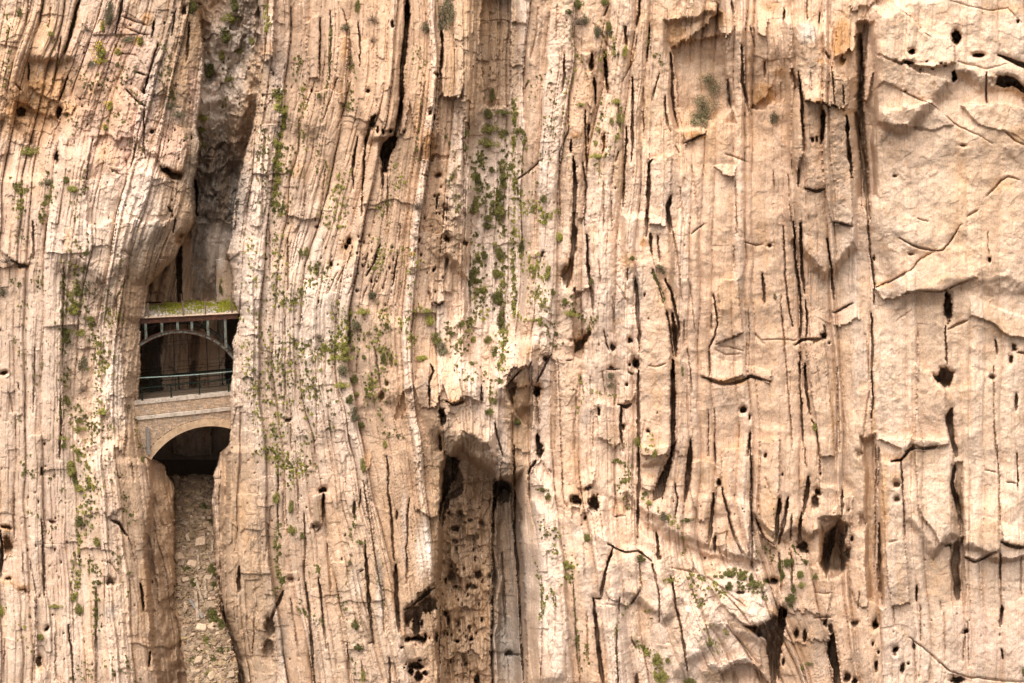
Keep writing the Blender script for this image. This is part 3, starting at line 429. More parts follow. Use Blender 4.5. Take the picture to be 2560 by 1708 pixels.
HO = [('a1',935,180,9,24),('a1',803,845,15,42,1.6),('a1',836,900,8,26),('a1',875,905,8,15),('a1',925,900,10,11),('a1',1195,780,12,16,.7),('a1',1224,810,7,18,.7),('a1',1252,1205,16,14,.8),('a1',1165,1210,12,6,.7),('a1',1310,1440,14,22,.8),('a1',1018,905,9,12,.6),('a1',775,630,10,14,.7),('a1',380,625,6,14),('a1',1245,515,14,10,.8),
('a3',1345,265,24,46,3),('a3',1045,345,24,20,2.2),('a3',1030,432,32,11,1.5),('a3',1335,535,15,36,2.4),('a3',1500,385,32,15,2),('a3',1775,155,8,12,.9),('a3',1105,480,10,5),('a3',1150,425,9,6),('a3',1187,477,9,5),('a3',1246,440,8,6),('a3',1272,456,8,5),('a3',362,955,11,18,1),('a3',392,960,8,18,.8),('a3',655,665,8,8,.6),('a3',932,1218,12,8,.5),('a3',1398,1000,20,8,.4),('a3',1000,632,8,6,.5),('a3',560,420,20,30,.9),
('b3',1298,575,24,88,3.2),('b3',1740,850,14,24,1.1),('b3',1720,935,12,26,1.1),('b3',432,770,16,22,1.5),('b3',65,152,12,12,.7),('b3',785,240,8,14,.7),('b3',1578,250,8,16,.9),('b3',1600,1060,14,14,.7),('b3',475,820,7,7,.7),('b3',1040,210,16,8,.5),('b3',1285,1120,8,8,.6),
('b2',853,968,24,36,2),('b2',810,822,14,18,1.4),('b2',808,975,9,12,1),('b2',690,852,14,20,1.1),('b2',1590,1290,20,24,1.8),('b2',1636,1335,5,20,1),('b2',765,1392,16,20,1.3),('b2',597,1300,11,25,1.2),('b2',938,1427,10,12,1.1),('b2',170,1155,24,34,2.4),('b2',370,370,30,50,1.3),('b2',788,1122,10,10,.9),('b2',680,990,14,10,1),('b2',912,488,5,12,.6),('b2',230,930,16,18,1.2),('b2',410,800,10,10,.3),
('b1',640,120,14,26,1.6),('b1',620,155,10,18,1.2),('b1',518,275,9,16,1),('b1',1312,100,20,20,1),('b1',1440,140,22,18,1),('b1',1222,320,7,14,1),('b1',1275,1305,18,42,2.6),('b1',1285,1350,20,36,1.8),('b1',220,1340,20,13,1.2),('b1',862,1190,14,26,.6),('b1',1310,260,10,30,.6),('b1',900,1110,12,14,.5),('b1',420,20,10,10,.5),('b1',62,235,14,6,.6),('b1',790,390,7,12,.8),('b1',690,455,7,9,.7),
('b0',30,1030,24,13,.9),('b0',152,292,36,12,.9),('b0',1250,110,34,34,1.2),
('a0',145,775,26,30,1.4),('a0',400,770,20,44,1.6),('a0',1046,908,14,11,1),('a0',390,1090,14,46,1.2),('a0',500,1310,8,8,.5),('a0',990,640,14,18,.9),('a0',1270,80,16,30,.9),
('c0',280,160,8,28,1.3),('c0',40,530,30,10,.9),('c0',50,650,30,50,1.2),('c0',350,490,20,10,.7),('c0',262,1440,16,36,1.2),('c0',310,1205,14,14,.9),('c0',60,875,16,10,.7),('c0',740,900,26,18,.8),('c0',160,940,22,14,.6),
('c1',445,280,22,18,1.6),('c1',1330,530,24,24,1.7),('c1',1330,612,24,20,1.1),('c1',1482,842,22,24,1.4),('c1',1438,930,26,18,1.1),('c1',1312,850,20,44,1.4),('c1',1268,885,9,22,1.2),('c1',1438,1282,16,12,1.2),('c1',1342,1290,16,9,1.1),('c1',1505,1150,10,18,1),('c1',1408,930,9,22,1.1),('c1',1350,430,20,14,.9),('c1',1430,480,14,10,.7),('c1',1290,430,12,10,.8),('c1',1500,500,20,16,.6),
('c1',1330,925,14,16,1),('c1',1425,1200,10,12,.9),('c1',1280,1150,9,30,1.2),('c1',1345,1180,9,30,1),
('c1',1010,1140,14,42,2),('c1',1068,1180,20,100,2.6),('c1',1090,1268,50,26,2.6),('c1',1010,1270,20,18,1.8),('c1',1150,1028,40,22,2),('c1',1105,1170,8,24,1.4),('c1',1140,1060,20,14,1.2),('c1',1060,1448,50,26,2.4),('c1',1030,1490,18,24,2),('c1',1078,1525,20,34,2),('c1',1120,1500,16,16,1.4),('c1',1468,1545,20,34,1.8),('c1',1198,1262,12,42,1.5),('c1',1262,1100,10,20,1),('c1',1087,1412,16,12,1.4),('c1',968,1333,8,8,.8),('c1',988,1470,6,6,.7),
('c1',1640,280,44,80,2),('c1',1690,1370,30,16,.9),('c1',400,520,22,20,.7),('c1',100,1200,26,60,1.1),('c1',90,1350,30,60,.7),('c1',240,870,16,16,.6),
('c2',425,350,27,30,2),('c2',542,375,36,48,2.6),('c2',486,462,8,14,.9),('c2',560,410,20,26,2.6),('c2',1380,228,12,24,1.4),('c2',1700,882,13,12,1.2),('c2',1742,880,17,20,1.6),('c2',188,30,20,46,2.2),('c2',505,265,24,10,.8),('c2',1690,50,8,16,.8),('c2',1520,965,30,10,.8),('c2',990,735,8,14,.9),('c2',1285,735,6,8,.7),
('c3',388,290,16,24,1.4),('c3',375,360,18,40,1.4),('c3',285,662,32,30,2.4),('c3',305,690,16,14,1.6),('c3',150,175,6,10,.9),('c3',615,602,8,18,1.2),('c3',769,1172,20,32,2),('c3',242,1232,14,32,1.5),('c3',295,1255,12,40,1.6),('c3',435,1158,12,22,1.4),('c3',752,1302,8,14,1.1),('c3',905,1340,18,24,1.6),('c3',950,1468,12,34,1.5),('c3',776,1450,10,36,1.4),('c3',575,1530,20,24,1.6),('c3',632,1552,20,20,1.6),('c3',990,1440,7,7,.8),
('c3',45,890,14,14,1.2),('c3',96,880,24,20,1.6),('c3',1310,1545,42,28,2.2),('c3',1366,1228,15,16,1.2),('c3',908,240,18,20,.8),('c3',680,500,20,50,.5),('c3',913,342,14,14,.7),('c3',788,1362,6,12,.9),('c3',660,40,20,16,.4),('c3',630,1165,24,16,.8),('c3',1025,1320,10,30,.9),('c3',470,1215,14,30,1.2),('c3',155,1430,9,26,1.1),('c3',34,50,8,12,.8),('c3',405,170,6,8,.9),('c3',590,410,8,14,.5)]
for a in HO: hole(*a)
for a in [('a1',(868,990,905,945,935,932,975,925,965,980,950,1010,930,1050,915,1090,905,1170,870,1170,874,1090,860,1050),4.5),
 ('a3',(1622,585,1640,530,1690,520,1740,535,1816,585,1880,600,1880,640,1800,625,1740,600,1680,605),2.6),
 ('b3',(1190,1045,1230,1030,1240,990,1300,995,1335,1020,1310,1100,1275,1130,1235,1085),2.4),
 ('b2',(430,800,520,735,545,745,490,830,470,910,425,900),1.2),
 ('c1',(1275,45,1330,60,1355,90,1350,150,1340,200,1300,260,1260,330,1235,420,1222,520,1215,420,1245,300,1255,180),4.2),
 ('c1',(1345,100,1375,200,1370,300,1290,340,1240,520,1225,500,1290,200),2.0),
 ('c1',(990,1090,1050,1042,1190,1030,1200,1075,1110,1095,1080,1160,1050,1130,1020,1180,1000,1180),2.2),
 ('c1',(1575,230,1600,210,1640,205,1690,245,1680,290,1650,260,1600,330,1585,420),4.0),
 ('c2',(1065,-20,1092,-20,1055,140,1030,220,995,330,950,345,938,300,1000,170,1045,80),3.0),
 ('c2',(1555,1185,1640,1200,1730,1140,1780,1120,1780,1560,1740,1400,1690,1265,1640,1270),4.2),
 ('c2',(1400,1500,1480,1450,1580,1445,1660,1500,1700,1568,1420,1600),1.0),
 ('c3',(440,565,490,520,540,470,590,500,570,620,605,660,590,720,545,830,470,870,405,785,425,680),2.0),
 ('c3',(440,600,490,530,515,500,500,640,470,740,440,860,405,785,425,680),4.4),
 ('c3',(540,560,570,560,560,690,600,650,600,690,545,820,530,800),3.2),
 ('c3',(128,1050,172,1065,150,1300,120,1400,98,1620,70,1620,40,1290,-20,1250,60,1200,110,1180),4.4),
 ('c3',(450,1275,490,1235,512,1400,535,1620,495,1600,480,1450,450,1380),3.8),
 ('b1',(1728,1190,1712,1130,1750,1080,1790,1100,1760,1200,1780,1300),1.0),
 ('a0',(1108,1125,1150,1140,1200,1165,1262,1200,1245,1232,1190,1215,1140,1170),2.0)]: cave(*a)
# small pits and cracks scattered over weathered patches
rng = np.random.RandomState(7)
for (u0, v0, ru, rv, n, r0, r1) in [(1170, 1500, 45, 190, 60, 1.2, 4), (900, 680, 90, 90, 90, .8, 2.2), (1090, 620, 40, 120, 20, 1, 3), (560, 170, 60, 20, 8, 1, 2), (680, 230, 60, 40, 30, 1, 2.4), (150, 1300, 140, 350, 70, .8, 2.2), (1830, 1300, 110, 160, 16, .8, 1.6), (2360, 1560, 180, 130, 24, .7, 1.6), (1450, 750, 150, 400, 30, .7, 1.5), (720, 1000, 150, 500, 120, .7, 2), (300, 250, 150, 200, 60, .8, 2.2)]:
    for _ in range(n):
        r = rng.uniform(r0, r1); hole('S', u0 + rng.normal() * ru * .7, v0 + rng.normal() * rv * .7, r * rng.uniform(.6, 1), r * rng.uniform(1, 2.4), .18 + r * .14)
H -= GR * .75
# ------------------------------------------------------------------ the gap with the two bridges
GL = [(-300, 488), (0, 490), (109, 505), (182, 508), (309, 489), (363, 498), (454, 487), (545, 487), (590, 465), (640, 440), (716, 372), (757, 366), (790, 364), (805, 352), (900, 349), (1000, 350), (1060, 352), (1100, 364), (1143, 375), (1152, 395), (1160, 408), (1184, 419), (1206, 431), (1231, 436), (1364, 437), (1495, 439), (1550, 448), (1607, 456), (1705, 469), (2400, 500)]
GRT = [(-300, 648), (0, 648), (73, 652), (163, 655), (291, 640), (400, 612), (500, 588), (582, 580), (633, 566), (658, 578), (754, 582), (790, 597), (831, 589), (855, 580), (900, 583), (928, 579), (981, 577), (1040, 575), (1071, 573), (1115, 570), (1133, 546), (1189, 535), (1255, 531), (1420, 542), (1514, 547), (1570, 566), (1645, 592), (1705, 597), (2400, 640)]
vl = VW * .35 + V * .65; jag = (UW - U) * .8 + (vn(VW / 14, U * 0, 98) * 2 + vn(VW / 45, U * 0, 99) * 4) * ss(1150, 1200, V)
xl = np.interp(vl, [a[0] for a in GL], [a[1] for a in GL]) - jag; xr = np.interp(vl, [a[0] for a in GRT], [a[1] for a in GRT]) - jag
inside = np.minimum(U - xl, xr - U)
# rock lips turn into the gap
ol = xl - U; orr = U - xr
kv = ss(350, 800, V)
H -= np.where(ol > 0, np.exp(-ol / (28 + 26 * kv)) * 2.6 * (.25 + kv) * (1 + .35 * t1b), 0) + np.where(orr > 0, np.exp(-orr / 24) * 2.6 * (.2 + .8 * kv), 0)
el = np.interp(V, (1110, 1250, 1400, 1550, 1705, 2400), (371, 378, 364, 374, 397, 430)) + wu * 1.5; er = np.interp(V, (1060, 1200, 1300, 1400, 1500, 1600, 1705, 2400), (575, 573, 562, 557, 562, 592, 617, 650)) + wu * 1.5
lump = fbm(S / 9, T / 120, 3, 95) * .5 + fbm(UW / 30, VW / 60, 3, 96) * .9
H += np.where(U < 500, ss(-7, 9, U - el) * ss(1118, 1150, V + wv) * (-3.0 + lump - 1.2 * ss(1230, 1140, V)), ss(-7, 9, er - U) * ss(1085, 1125, V + wv) * (-2.8 + lump - 1.5 * ss(1240, 1100, V)))
H -= .9 * ss(1100, 1200, V) * (np.exp(-np.clip(el - U, 0, 999) / 40) * (U < 500) + np.exp(-np.clip(U - er, 0, 999) / 40) * (U > 500))
# floor of the gap: target depth
tab = lambda *a: np.interp(V, [p[0] for p in a], [p[1] for p in a])
base = tab((-300, -4.6), (0, -5.0), (250, -6.0), (340, -7.4), (560, -8.4), (700, -9.5), (760, -10), (1000, -11), (1150, -16), (1185, -15), (1200, -13), (1705, -1.5), (2400, 10))
G = base + fr * .5 + .16 * f1 * (V < 1180) + .07 * f2 + fbm(S / 12, T / 120, 3, 91) * .25 * (V < 1180)
# between and under the bridges
mid = (V > 756) & (V < 1180)
G = np.where(mid, np.where(U < 405 + wu * 1.6, -22.0, np.where(U > 566 + wu, -16, -9.3 + fr * .5 + a2 * 1.2 + f1 * .5 - 2.5 * np.exp(-((U - 487 - wu) / 7) ** 2))), G)
G = np.where((V + wv > 1020) & (V + wv <= 1186), np.where((U + wu > 430) & (U + wu < 528) & (V < 1135 + wv), -20.0 + f2 * .9, -23.0), G)
# dark slot, pale column and hanging ledge above the upper deck
G = np.where((V > 575 + wv) & (V < 756) & (U < 480), -6.6 + a2 * 3 + fr, G)
G = np.where((V > 585 + wv) & (V < 758) & (U > 441 + wu * .5) & (U < 455 + wu * .5), -14.0, G)
G = np.where((V > 575 + wv) & (V < 758) & (U > 455 + wu * .5) & (U < 479 + wu * .4), -7.4, G)
G = np.where((V > 655 + wv) & (V < 758) & (U > 541 + wu * .5), -6.4 + a3, G)
ledge = 1 - ss(-4, 4, sdf(pl('a0', (1410, 480, 1480, 430, 1640, 200, 1816, 40, 1816, 700, 1700, 620, 1600, 700, 1560, 850, 1400, 900, 1330, 900, 1400, 700)), UW, VW)) if False else 0
# grey ramp descending from the upper right
ramp_ = ss(0, 1, (U - 500 - V * .05) / 120)
G = np.where(V < 560, G + ramp_ * 2.8 * ss(400, 240, V + wv * 3) + fr * 1.1 + rd * .35 + f1 * .5, G)
k = ss(-2.2, 2.2, inside + vn(U / 5, V / 5, 97) * 1.0)
H = H * (1 - k) + G * k
CV *= (1 - k * ((V > 540) & (V < 1700)))
H -= CV; hl = np.exp(-(((U - 1165) / 78) ** 4)) * ss(1150, 1230, V) ; H += hl * (f1 * .9 + fbm(S / 18, T / 110, 3, 131) * 1.1 + f2 * .25)
TT0 = 1
# ledge of brown ragged rock left of the upper slot
# ------------------------------------------------------------------ vertices
du = ((U - 1280) / FPX).astype(np.float64); dv = ((V - 854) / FPX).astype(np.float64)
DX = du; DY = FWD.y - dv * UPV.y; DZ = FWD.z - dv * UPV.z
t0 = (-CAM.y) / DY
TD = t0 - H
X = CAM.x + DX * TD; Y = CAM.y + DY * TD; Z = CAM.z + DZ * TD
def surf(u, v, off=0.0):
    i = int(np.clip(np.searchsorted(UA, u), 0, NU - 1)); j = int(np.clip(np.searchsorted(VA, v), 0, NV - 1))
    d = TD[j, i] - off; r = ray(u, v); return CAM + r * d
# ------------------------------------------------------------------ rock colour (beds, lichen and iron stains, plus shade painted into the recesses)
PAL = {'peach': (.61, .42, .295), 'pale': (.70, .55, .45), 'cream': (.69, .51, .375), 'orange': (.58, .34, .17), 'rust': (.40, .20, .07), 'brown': (.30, .19, .11), 'tan': (.44, .29, .175),
       'grey': (.27, .235, .205), 'dark': (.13, .105, .085), 'pink': (.55, .36, .285), 'white': (.76, .66, .575)}
PC = {k: np.array(v, np.float32) for k, v in PAL.items()}
C = np.empty(U.shape + (3,), np.float32); C[:] = PC['peach']
def mix(k, name):
    global C
    k = np.clip(k, 0, 1)[..., None].astype(np.float32); C += (PC[name] - C) * k
def zone(c, x, y, rx, ry, name, s, nz=.5):
    u, v = P(c, x, y); q_ = CROP[c][2]; rx /= q_; ry /= q_
    b = sub(u - 2.4 * rx, v - 2.4 * ry, u + 2.4 * rx, v + 2.4 * ry)
    q = ((UW[b] - u) / rx) ** 2 + ((VW[b] - v) / ry) ** 2
    k = np.exp(-q * q * .6) * min(s * 1.35, 1) * np.clip(1 + nz * (NZ[b] + TINT[b] * .8), 0, 1.6)
    C[b] += (PC[name] - C[b]) * np.clip(k, 0, 1)[..., None]
NZ = fbm(U / 38, V / 60, 4, 301, .6)
mix(.30 + NZ * .5 + TINT * .4, 'pale'); TYC = 1 - .5 * RB; mix(TY * .55 * TYC, 'pale'); mix((1 - TY) * .5 * TYC, 'peach'); mix(ss(.1, .8, fbm(U / 90, V / 140, 3, 311)) * .35, 'cream')
for a in [('S',395,1330,48,240,'tan',.9,.3),('S',400,1300,30,200,'brown',.4),('S',575,1330,46,260,'tan',.85,.3),('S',600,1560,60,160,'brown',.5),('S',1165,1430,74,330,'tan',1,.2),('S',1165,1430,66,320,'brown',.5),('S',1275,1450,40,330,'brown',.5),('S',330,900,60,300,'tan',.7),('S',300,640,50,160,'tan',.4),('S',610,1450,70,330,'tan',.7),('S',560,1500,40,300,'brown',.45),('S',410,1450,50,330,'tan',.6),('S',1110,1330,60,300,'brown',.35),('S',330,600,300,900,'pale',.55),('S',150,900,170,330,'pale',.5),('S',280,250,120,200,'pink',.55),('S',720,900,170,420,'pale',.7),('S',1280,700,140,260,'pale',.7),('S',1420,1420,140,160,'pale',.7),('S',1800,1560,130,130,'pale',.3),('S',2330,300,260,350,'cream',.8),('S',2350,1000,230,500,'cream',.5),  # tan, brown: brown rock plus painted shade of hollow, gully and gap walls
 ('S',2130,900,60,400,'cream',.6),('S',1900,200,300,180,'orange',.22),('S',2500,500,120,200,'orange',.16),('S',60,150,110,160,'orange',.45),('S',120,230,150,60,'orange',.35),('S',60,300,110,40,'orange',.4),('S',1000,200,130,300,'orange',.16),('S',1600,250,180,230,'orange',.16),('S',1750,350,100,100,'orange',.22),
 ('S',1600,1200,250,250,'peach',.4),('S',1650,900,50,330,'peach',.6),('S',1850,800,140,330,'peach',.5),('S',1000,1400,150,400,'tan',.30),('S',880,1500,90,250,'tan',.35),('S',1160,1500,80,330,'tan',.75),('S',1180,1300,60,90,'tan',.6),('S',1275,1450,38,330,'grey',.5),('S',1250,1350,30,120,'brown',.35),  # tan over the lower centre puts its broad shading into the colour
 ('S',1200,130,60,200,'tan',.75),('S',1240,180,60,200,'brown',.45),('S',1230,420,40,110,'pale',.5),('S',1110,560,40,160,'tan',.5),('S',300,1350,80,300,'tan',.4),('S',640,1500,70,260,'brown',.42),('S',590,1350,60,330,'tan',.5),('S',430,1450,50,300,'tan',.5),
 ('S',330,880,40,260,'tan',.55),('S',300,700,60,150,'tan',.3),('S',480,320,50,300,'tan',.6),('S',470,60,70,160,'brown',.5),('S',380,120,60,150,'grey',.3),('S',440,180,40,200,'brown',.4),('S',560,200,50,130,'white',.75),('S',540,300,50,70,'white',.6),('S',620,60,40,120,'grey',.7),('S',640,230,40,100,'tan',.8),('S',600,330,40,60,'brown',.5),
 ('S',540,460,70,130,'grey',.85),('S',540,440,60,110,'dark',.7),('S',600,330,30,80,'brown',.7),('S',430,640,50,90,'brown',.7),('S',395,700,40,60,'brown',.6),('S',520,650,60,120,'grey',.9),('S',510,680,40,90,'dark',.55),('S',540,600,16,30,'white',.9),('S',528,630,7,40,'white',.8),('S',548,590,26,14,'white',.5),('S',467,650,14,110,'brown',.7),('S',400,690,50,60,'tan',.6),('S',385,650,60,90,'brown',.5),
 ('S',120,1400,130,330,'pale',.4),('S',100,1600,130,160,'white',.25),('S',300,560,90,120,'white',.25),('S',300,960,50,90,'white',.3),('S',760,750,120,130,'white',.28),
 ('a1',1185,1010,52,100,'rust',.95,.3),('a1',600,330,24,90,'orange',.6),('a1',590,600,22,120,'tan',.7),('a1',75,330,55,50,'rust',.5),('a1',1350,600,80,50,'brown',.6),('a1',1350,300,70,300,'tan',.5),('a1',1480,400,60,400,'tan',.65),('a1',1640,300,90,350,'brown',.6),('a1',300,1180,60,50,'tan',.7),('a1',480,1300,24,200,'tan',.5),('a1',1255,1200,24,18,'rust',.8),('a1',1100,800,24,120,'orange',.4),
 ('a1',400,1000,300,300,'tan',.2),('a2',1130,250,55,90,'rust',.8),('a2',1250,130,110,110,'tan',.55),('a2',1180,290,80,30,'orange',.8),('a2',1260,940,75,26,'rust',.8),('a2',1440,130,30,60,'rust',.6),('a2',1490,160,30,60,'tan',.6),('a2',1300,420,150,120,'cream',.4),('a2',1730,640,80,60,'rust',.75),('a2',1700,700,50,30,'rust',.8),('a2',940,740,38,150,'tan',.7),('a2',870,100,22,90,'tan',.6),
 ('a2',745,1180,40,200,'tan',.75),('a2',625,970,14,80,'rust',.6),('a2',545,560,20,160,'orange',.4),('a2',820,380,30,60,'orange',.5),('a2',230,440,16,50,'tan',.7),('a2',1490,650,24,80,'grey',.5),('a2',440,930,40,24,'rust',.6),('a2',660,610,20,30,'rust',.6),('a2',20,300,30,330,'brown',.55),('a2',870,900,24,200,'tan',.4),('a2',1000,130,120,120,'orange',.25),
 ('a3',570,230,60,120,'rust',.7),('a3',660,90,80,60,'brown',.5),('a3',530,330,40,60,'rust',.8),('a3',560,430,30,26,'rust',.8),('a3',380,700,60,14,'rust',.8),('a3',360,500,90,100,'cream',.5),('a3',420,420,30,20,'orange',.8),('a3',20,640,60,60,'rust',.7),('a3',140,500,40,40,'rust',.6),('a3',80,30,60,30,'rust',.5),('a3',355,600,60,100,'cream',.6),('a3',330,230,60,70,'white',.6),('a3',1750,620,120,50,'rust',.6),('a3',1700,60,160,40,'orange',.4),
 ('a3',1780,930,60,60,'orange',.5),('a3',1650,1270,80,50,'orange',.35),('a3',690,700,26,400,'tan',.5),('a3',1000,900,120,300,'peach',.3),('a3',600,770,50,26,'orange',.8),('b3',560,630,70,50,'pink',.6),('b3',1290,1050,50,50,'tan',.6),('b3',850,420,70,16,'orange',.7),('b3',1240,175,40,20,'orange',.6),('b3',500,1250,9,300,'orange',.8),('b3',786,1350,8,250,'orange',.7),('b3',1650,700,180,60,'tan',.5),('b3',1180,230,160,60,'peach',.5),('b3',650,300,80,300,'pale',.5),('b3',680,1000,80,300,'pale',.6),
 ('b3',15,60,30,90,'orange',.4),('b3',1540,860,80,50,'peach',.6),('b3',1200,1250,120,250,'peach',.4),('b2',1490,560,80,200,'orange',.42,.2),('b2',1500,1075,110,22,'rust',.7),('b2',390,330,30,110,'rust',.5),('b2',480,790,50,60,'rust',.55),('b2',455,850,30,40,'brown',.5),('b2',170,1140,40,60,'rust',.6),('b2',160,880,90,60,'tan',.6),('b2',60,1300,90,260,'tan',.6),('b2',800,240,50,50,'orange',.5),('b2',910,120,22,40,'rust',.6),('b2',520,1330,40,60,'grey',.35),
 ('b2',310,340,24,60,'tan',.6),('b2',1625,680,20,90,'grey',.4),('b2',1560,300,30,250,'grey',.25),('b2',740,620,30,90,'grey',.3),('b2',700,1440,40,60,'tan',.5),('b2',870,450,14,200,'grey',.3),('b1',1370,1225,60,20,'rust',.7),('b1',1310,100,30,26,'rust',.7),('b1',1440,140,30,20,'rust',.7),('b1',1350,200,110,200,'tan',.5),('b1',1080,205,26,14,'rust',.7),('b1',862,1190,16,30,'rust',.6),('b1',1010,1230,50,80,'orange',.5),('b1',1780,1200,90,140,'brown',.6),('b1',1160,1100,30,100,'grey',.35),
 ('b1',1380,1160,50,50,'tan',.6),('b1',620,160,60,100,'tan',.5),('b1',900,50,16,40,'rust',.6),('b1',1200,700,60,120,'pale',.5),('b1',200,250,30,200,'tan',.5),('b1',1090,560,50,10,'rust',.5),('b0',470,110,24,90,'orange',.45),('b0',130,310,80,30,'orange',.4),('b0',590,960,110,200,'cream',.55),('b0',620,1300,110,180,'cream',.55),('b0',1250,110,40,50,'rust',.5),('b0',900,900,50,600,'tan',.5),('b0',1130,300,80,200,'brown',.5),('b0',1290,300,30,240,'brown',.75),('b0',30,1030,26,12,'rust',.7),
 ('b0',1550,350,60,180,'tan',.7),('b0',1350,850,230,300,'tan',.7),('b0',1400,1000,90,120,'pink',.4),('a0',330,600,110,100,'orange',.6),('a0',440,750,80,50,'orange',.6),('a0',200,760,120,90,'rust',.5),('a0',260,590,60,26,'rust',.7),('a0',1010,120,40,50,'rust',.6),('a0',860,260,110,130,'pink',.5),('a0',1180,1000,90,120,'pink',.6),('a0',1200,800,80,50,'pale',.5),('a0',1180,1180,70,40,'rust',.6),('a0',1330,650,40,200,'pink',.5),('a0',1200,1400,120,150,'tan',.5),('a0',520,80,20,100,'tan',.6),('a0',1380,250,60,250,'brown',.45),
 ('a0',750,1100,50,100,'tan',.4),('c0',40,540,30,20,'rust',.8),('c0',50,650,30,50,'rust',.6),('c0',60,900,60,30,'orange',.5),('c0',160,930,50,26,'orange',.5),('c0',270,1450,14,40,'rust',.6),('c0',730,1090,45,45,'grey',.4),('c0',250,900,50,300,'grey',.22),('c0',380,700,80,300,'pink',.25),('c0',655,1300,22,260,'grey',.4),('c0',1100,300,60,180,'tan',.6),('c0',1040,700,60,200,'brown',.25),('c0',960,1000,26,160,'brown',.5),
 ('c1',745,80,24,60,'orange',.6),('c1',410,430,40,80,'brown',.4),('c1',100,1350,60,200,'brown',.6),('c1',370,1400,50,160,'brown',.5),('c1',180,1300,30,160,'grey',.5),('c1',520,500,60,400,'orange',.22),('c1',870,600,60,400,'orange',.2),('c1',830,900,20,200,'grey',.4),('c1',1110,700,50,180,'white',.6),('c1',1100,1000,80,50,'brown',.5),('c1',1690,700,60,400,'brown',.5),('c1',1650,1300,70,200,'grey',.6),('c1',990,500,14,300,'white',.4),('c1',820,1000,16,200,'white',.4),('c1',670,900,50,100,'white',.3),
 ('c2',470,330,80,50,'tan',.6),('c2',510,200,40,40,'cream',.5),('c2',720,400,50,60,'orange',.35),('c2',1010,200,40,90,'brown',.5),('c2',1290,180,60,100,'tan',.45),('c2',1380,1520,120,50,'brown',.6),('c2',40,900,60,500,'grey',.35),('c2',870,1150,60,160,'orange',.3),('c2',1600,1200,40,30,'rust',.6),('c2',1650,1040,120,120,'pale',.3),('c2',1450,930,150,60,'pale',.6),('c2',1090,1250,60,200,'orange',.2),('c2',720,720,70,60,'cream',.3),('c2',480,560,50,30,'white',.4),
 ('c3',420,700,26,100,'rust',.5),('c3',500,700,60,120,'brown',.6),('c3',830,400,30,300,'orange',.6),('c3',810,850,30,160,'rust',.45),('c3',740,500,30,250,'tan',.4),('c3',735,900,20,150,'orange',.6),('c3',60,880,60,40,'tan',.6),('c3',60,420,60,180,'orange',.35),('c3',1060,60,100,50,'tan',.5),('c3',1310,350,40,200,'brown',.6),('c3',1310,850,30,150,'brown',.6),('c3',200,1350,130,160,'orange',.35),('c3',120,1100,60,50,'rust',.5),('c3',780,1100,20,80,'rust',.5),('c3',930,90,40,16,'orange',.7),('c3',1700,640,90,26,'tan',.6),
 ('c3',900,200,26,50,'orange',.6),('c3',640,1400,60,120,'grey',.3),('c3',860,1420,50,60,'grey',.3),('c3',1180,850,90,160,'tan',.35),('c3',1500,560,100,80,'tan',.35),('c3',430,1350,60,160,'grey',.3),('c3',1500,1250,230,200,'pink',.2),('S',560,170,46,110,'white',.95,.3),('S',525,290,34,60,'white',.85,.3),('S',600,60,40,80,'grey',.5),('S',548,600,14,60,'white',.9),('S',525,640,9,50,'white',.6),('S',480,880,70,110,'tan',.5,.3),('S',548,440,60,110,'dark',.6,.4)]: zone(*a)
# every bed has its own shade; weathered rims pale; dirt runs in thin vertical streaks
mix(TY * .22 * TYC * (.5 + .6 * NZ), 'white'); mix((1 - TY) * .20 * TYC, 'tan')
C *= np.clip(1 + TINT * .20 * (1 - .4 * RB), .55, 1.4)[..., None]
SK = 1 - .65 * RB
mix(SK * ss(.2, .75, fbm(S / 5.5, T / 90, 3, 321, .6)) * .18 * (1 + .5 * NZ), 'brown')
mix(SK * ss(.2, .75, fbm(S / 3.2, T / 60, 3, 331, .6)) * .30, 'white')
mix(SK * ss(.25, .8, fbm(S / 14, T / 130, 3, 341, .6)) * .30, 'tan'); mix(RB * ss(0, .7, fbm(U / 22, V / 26, 5, 345, .65)) * .5, 'orange'); mix(RB * ss(.1, .7, fbm(U / 11, V / 13, 4, 347, .7)) * .4, 'pale'); mix(RB * ss(.1, .7, fbm(U / 7, V / 6, 4, 349, .7)) * .35, 'tan')
mix(ss(.3, .7, fbm(U / 8, V / 9, 4, 351, .65)) * .38 * np.clip(rough, .3, 1.2), 'brown')
mix(ss(.3, .7, fbm(U / 9 + 50, V / 11, 4, 355, .65)) * .45 * np.clip(rough, .3, 1.1), 'white')
mix(ss(.45, .8, fbm(U / 26, V / 30, 4, 361, .6)) * .35, 'orange')
mix(GR * .28, 'brown'); mix(ss(.04, .14, g3) * .22 * np.clip(strat, .2, 1), 'brown'); mix(ss(.15, .5, g2) * .22 * np.clip(strat, .2, 1), 'brown')
mix(ss(.25, .8, fbm(U / 9, V / 240, 3, 401)) * .28 * ss(1350, 1700, U), 'grey'); mix(ss(.25, .75, fbm(U / 5, V / 6, 4, 405, .7)) * .3, 'tan'); mix(ss(.3, .7, fbm(U / 14, V / 16, 4, 409, .7)) * .4, 'orange')
mix(ss(.2, .8, fbm(UW / 130, VW / 190, 3, 381)) * .25, 'tan'); mix(ss(.2, .7, fbm(S / 40, T / 300, 3, 391)) * .3, 'orange')
C *= (1 + .10 * fbm(U / 2.6, V / 2.9, 2, 371))[..., None]
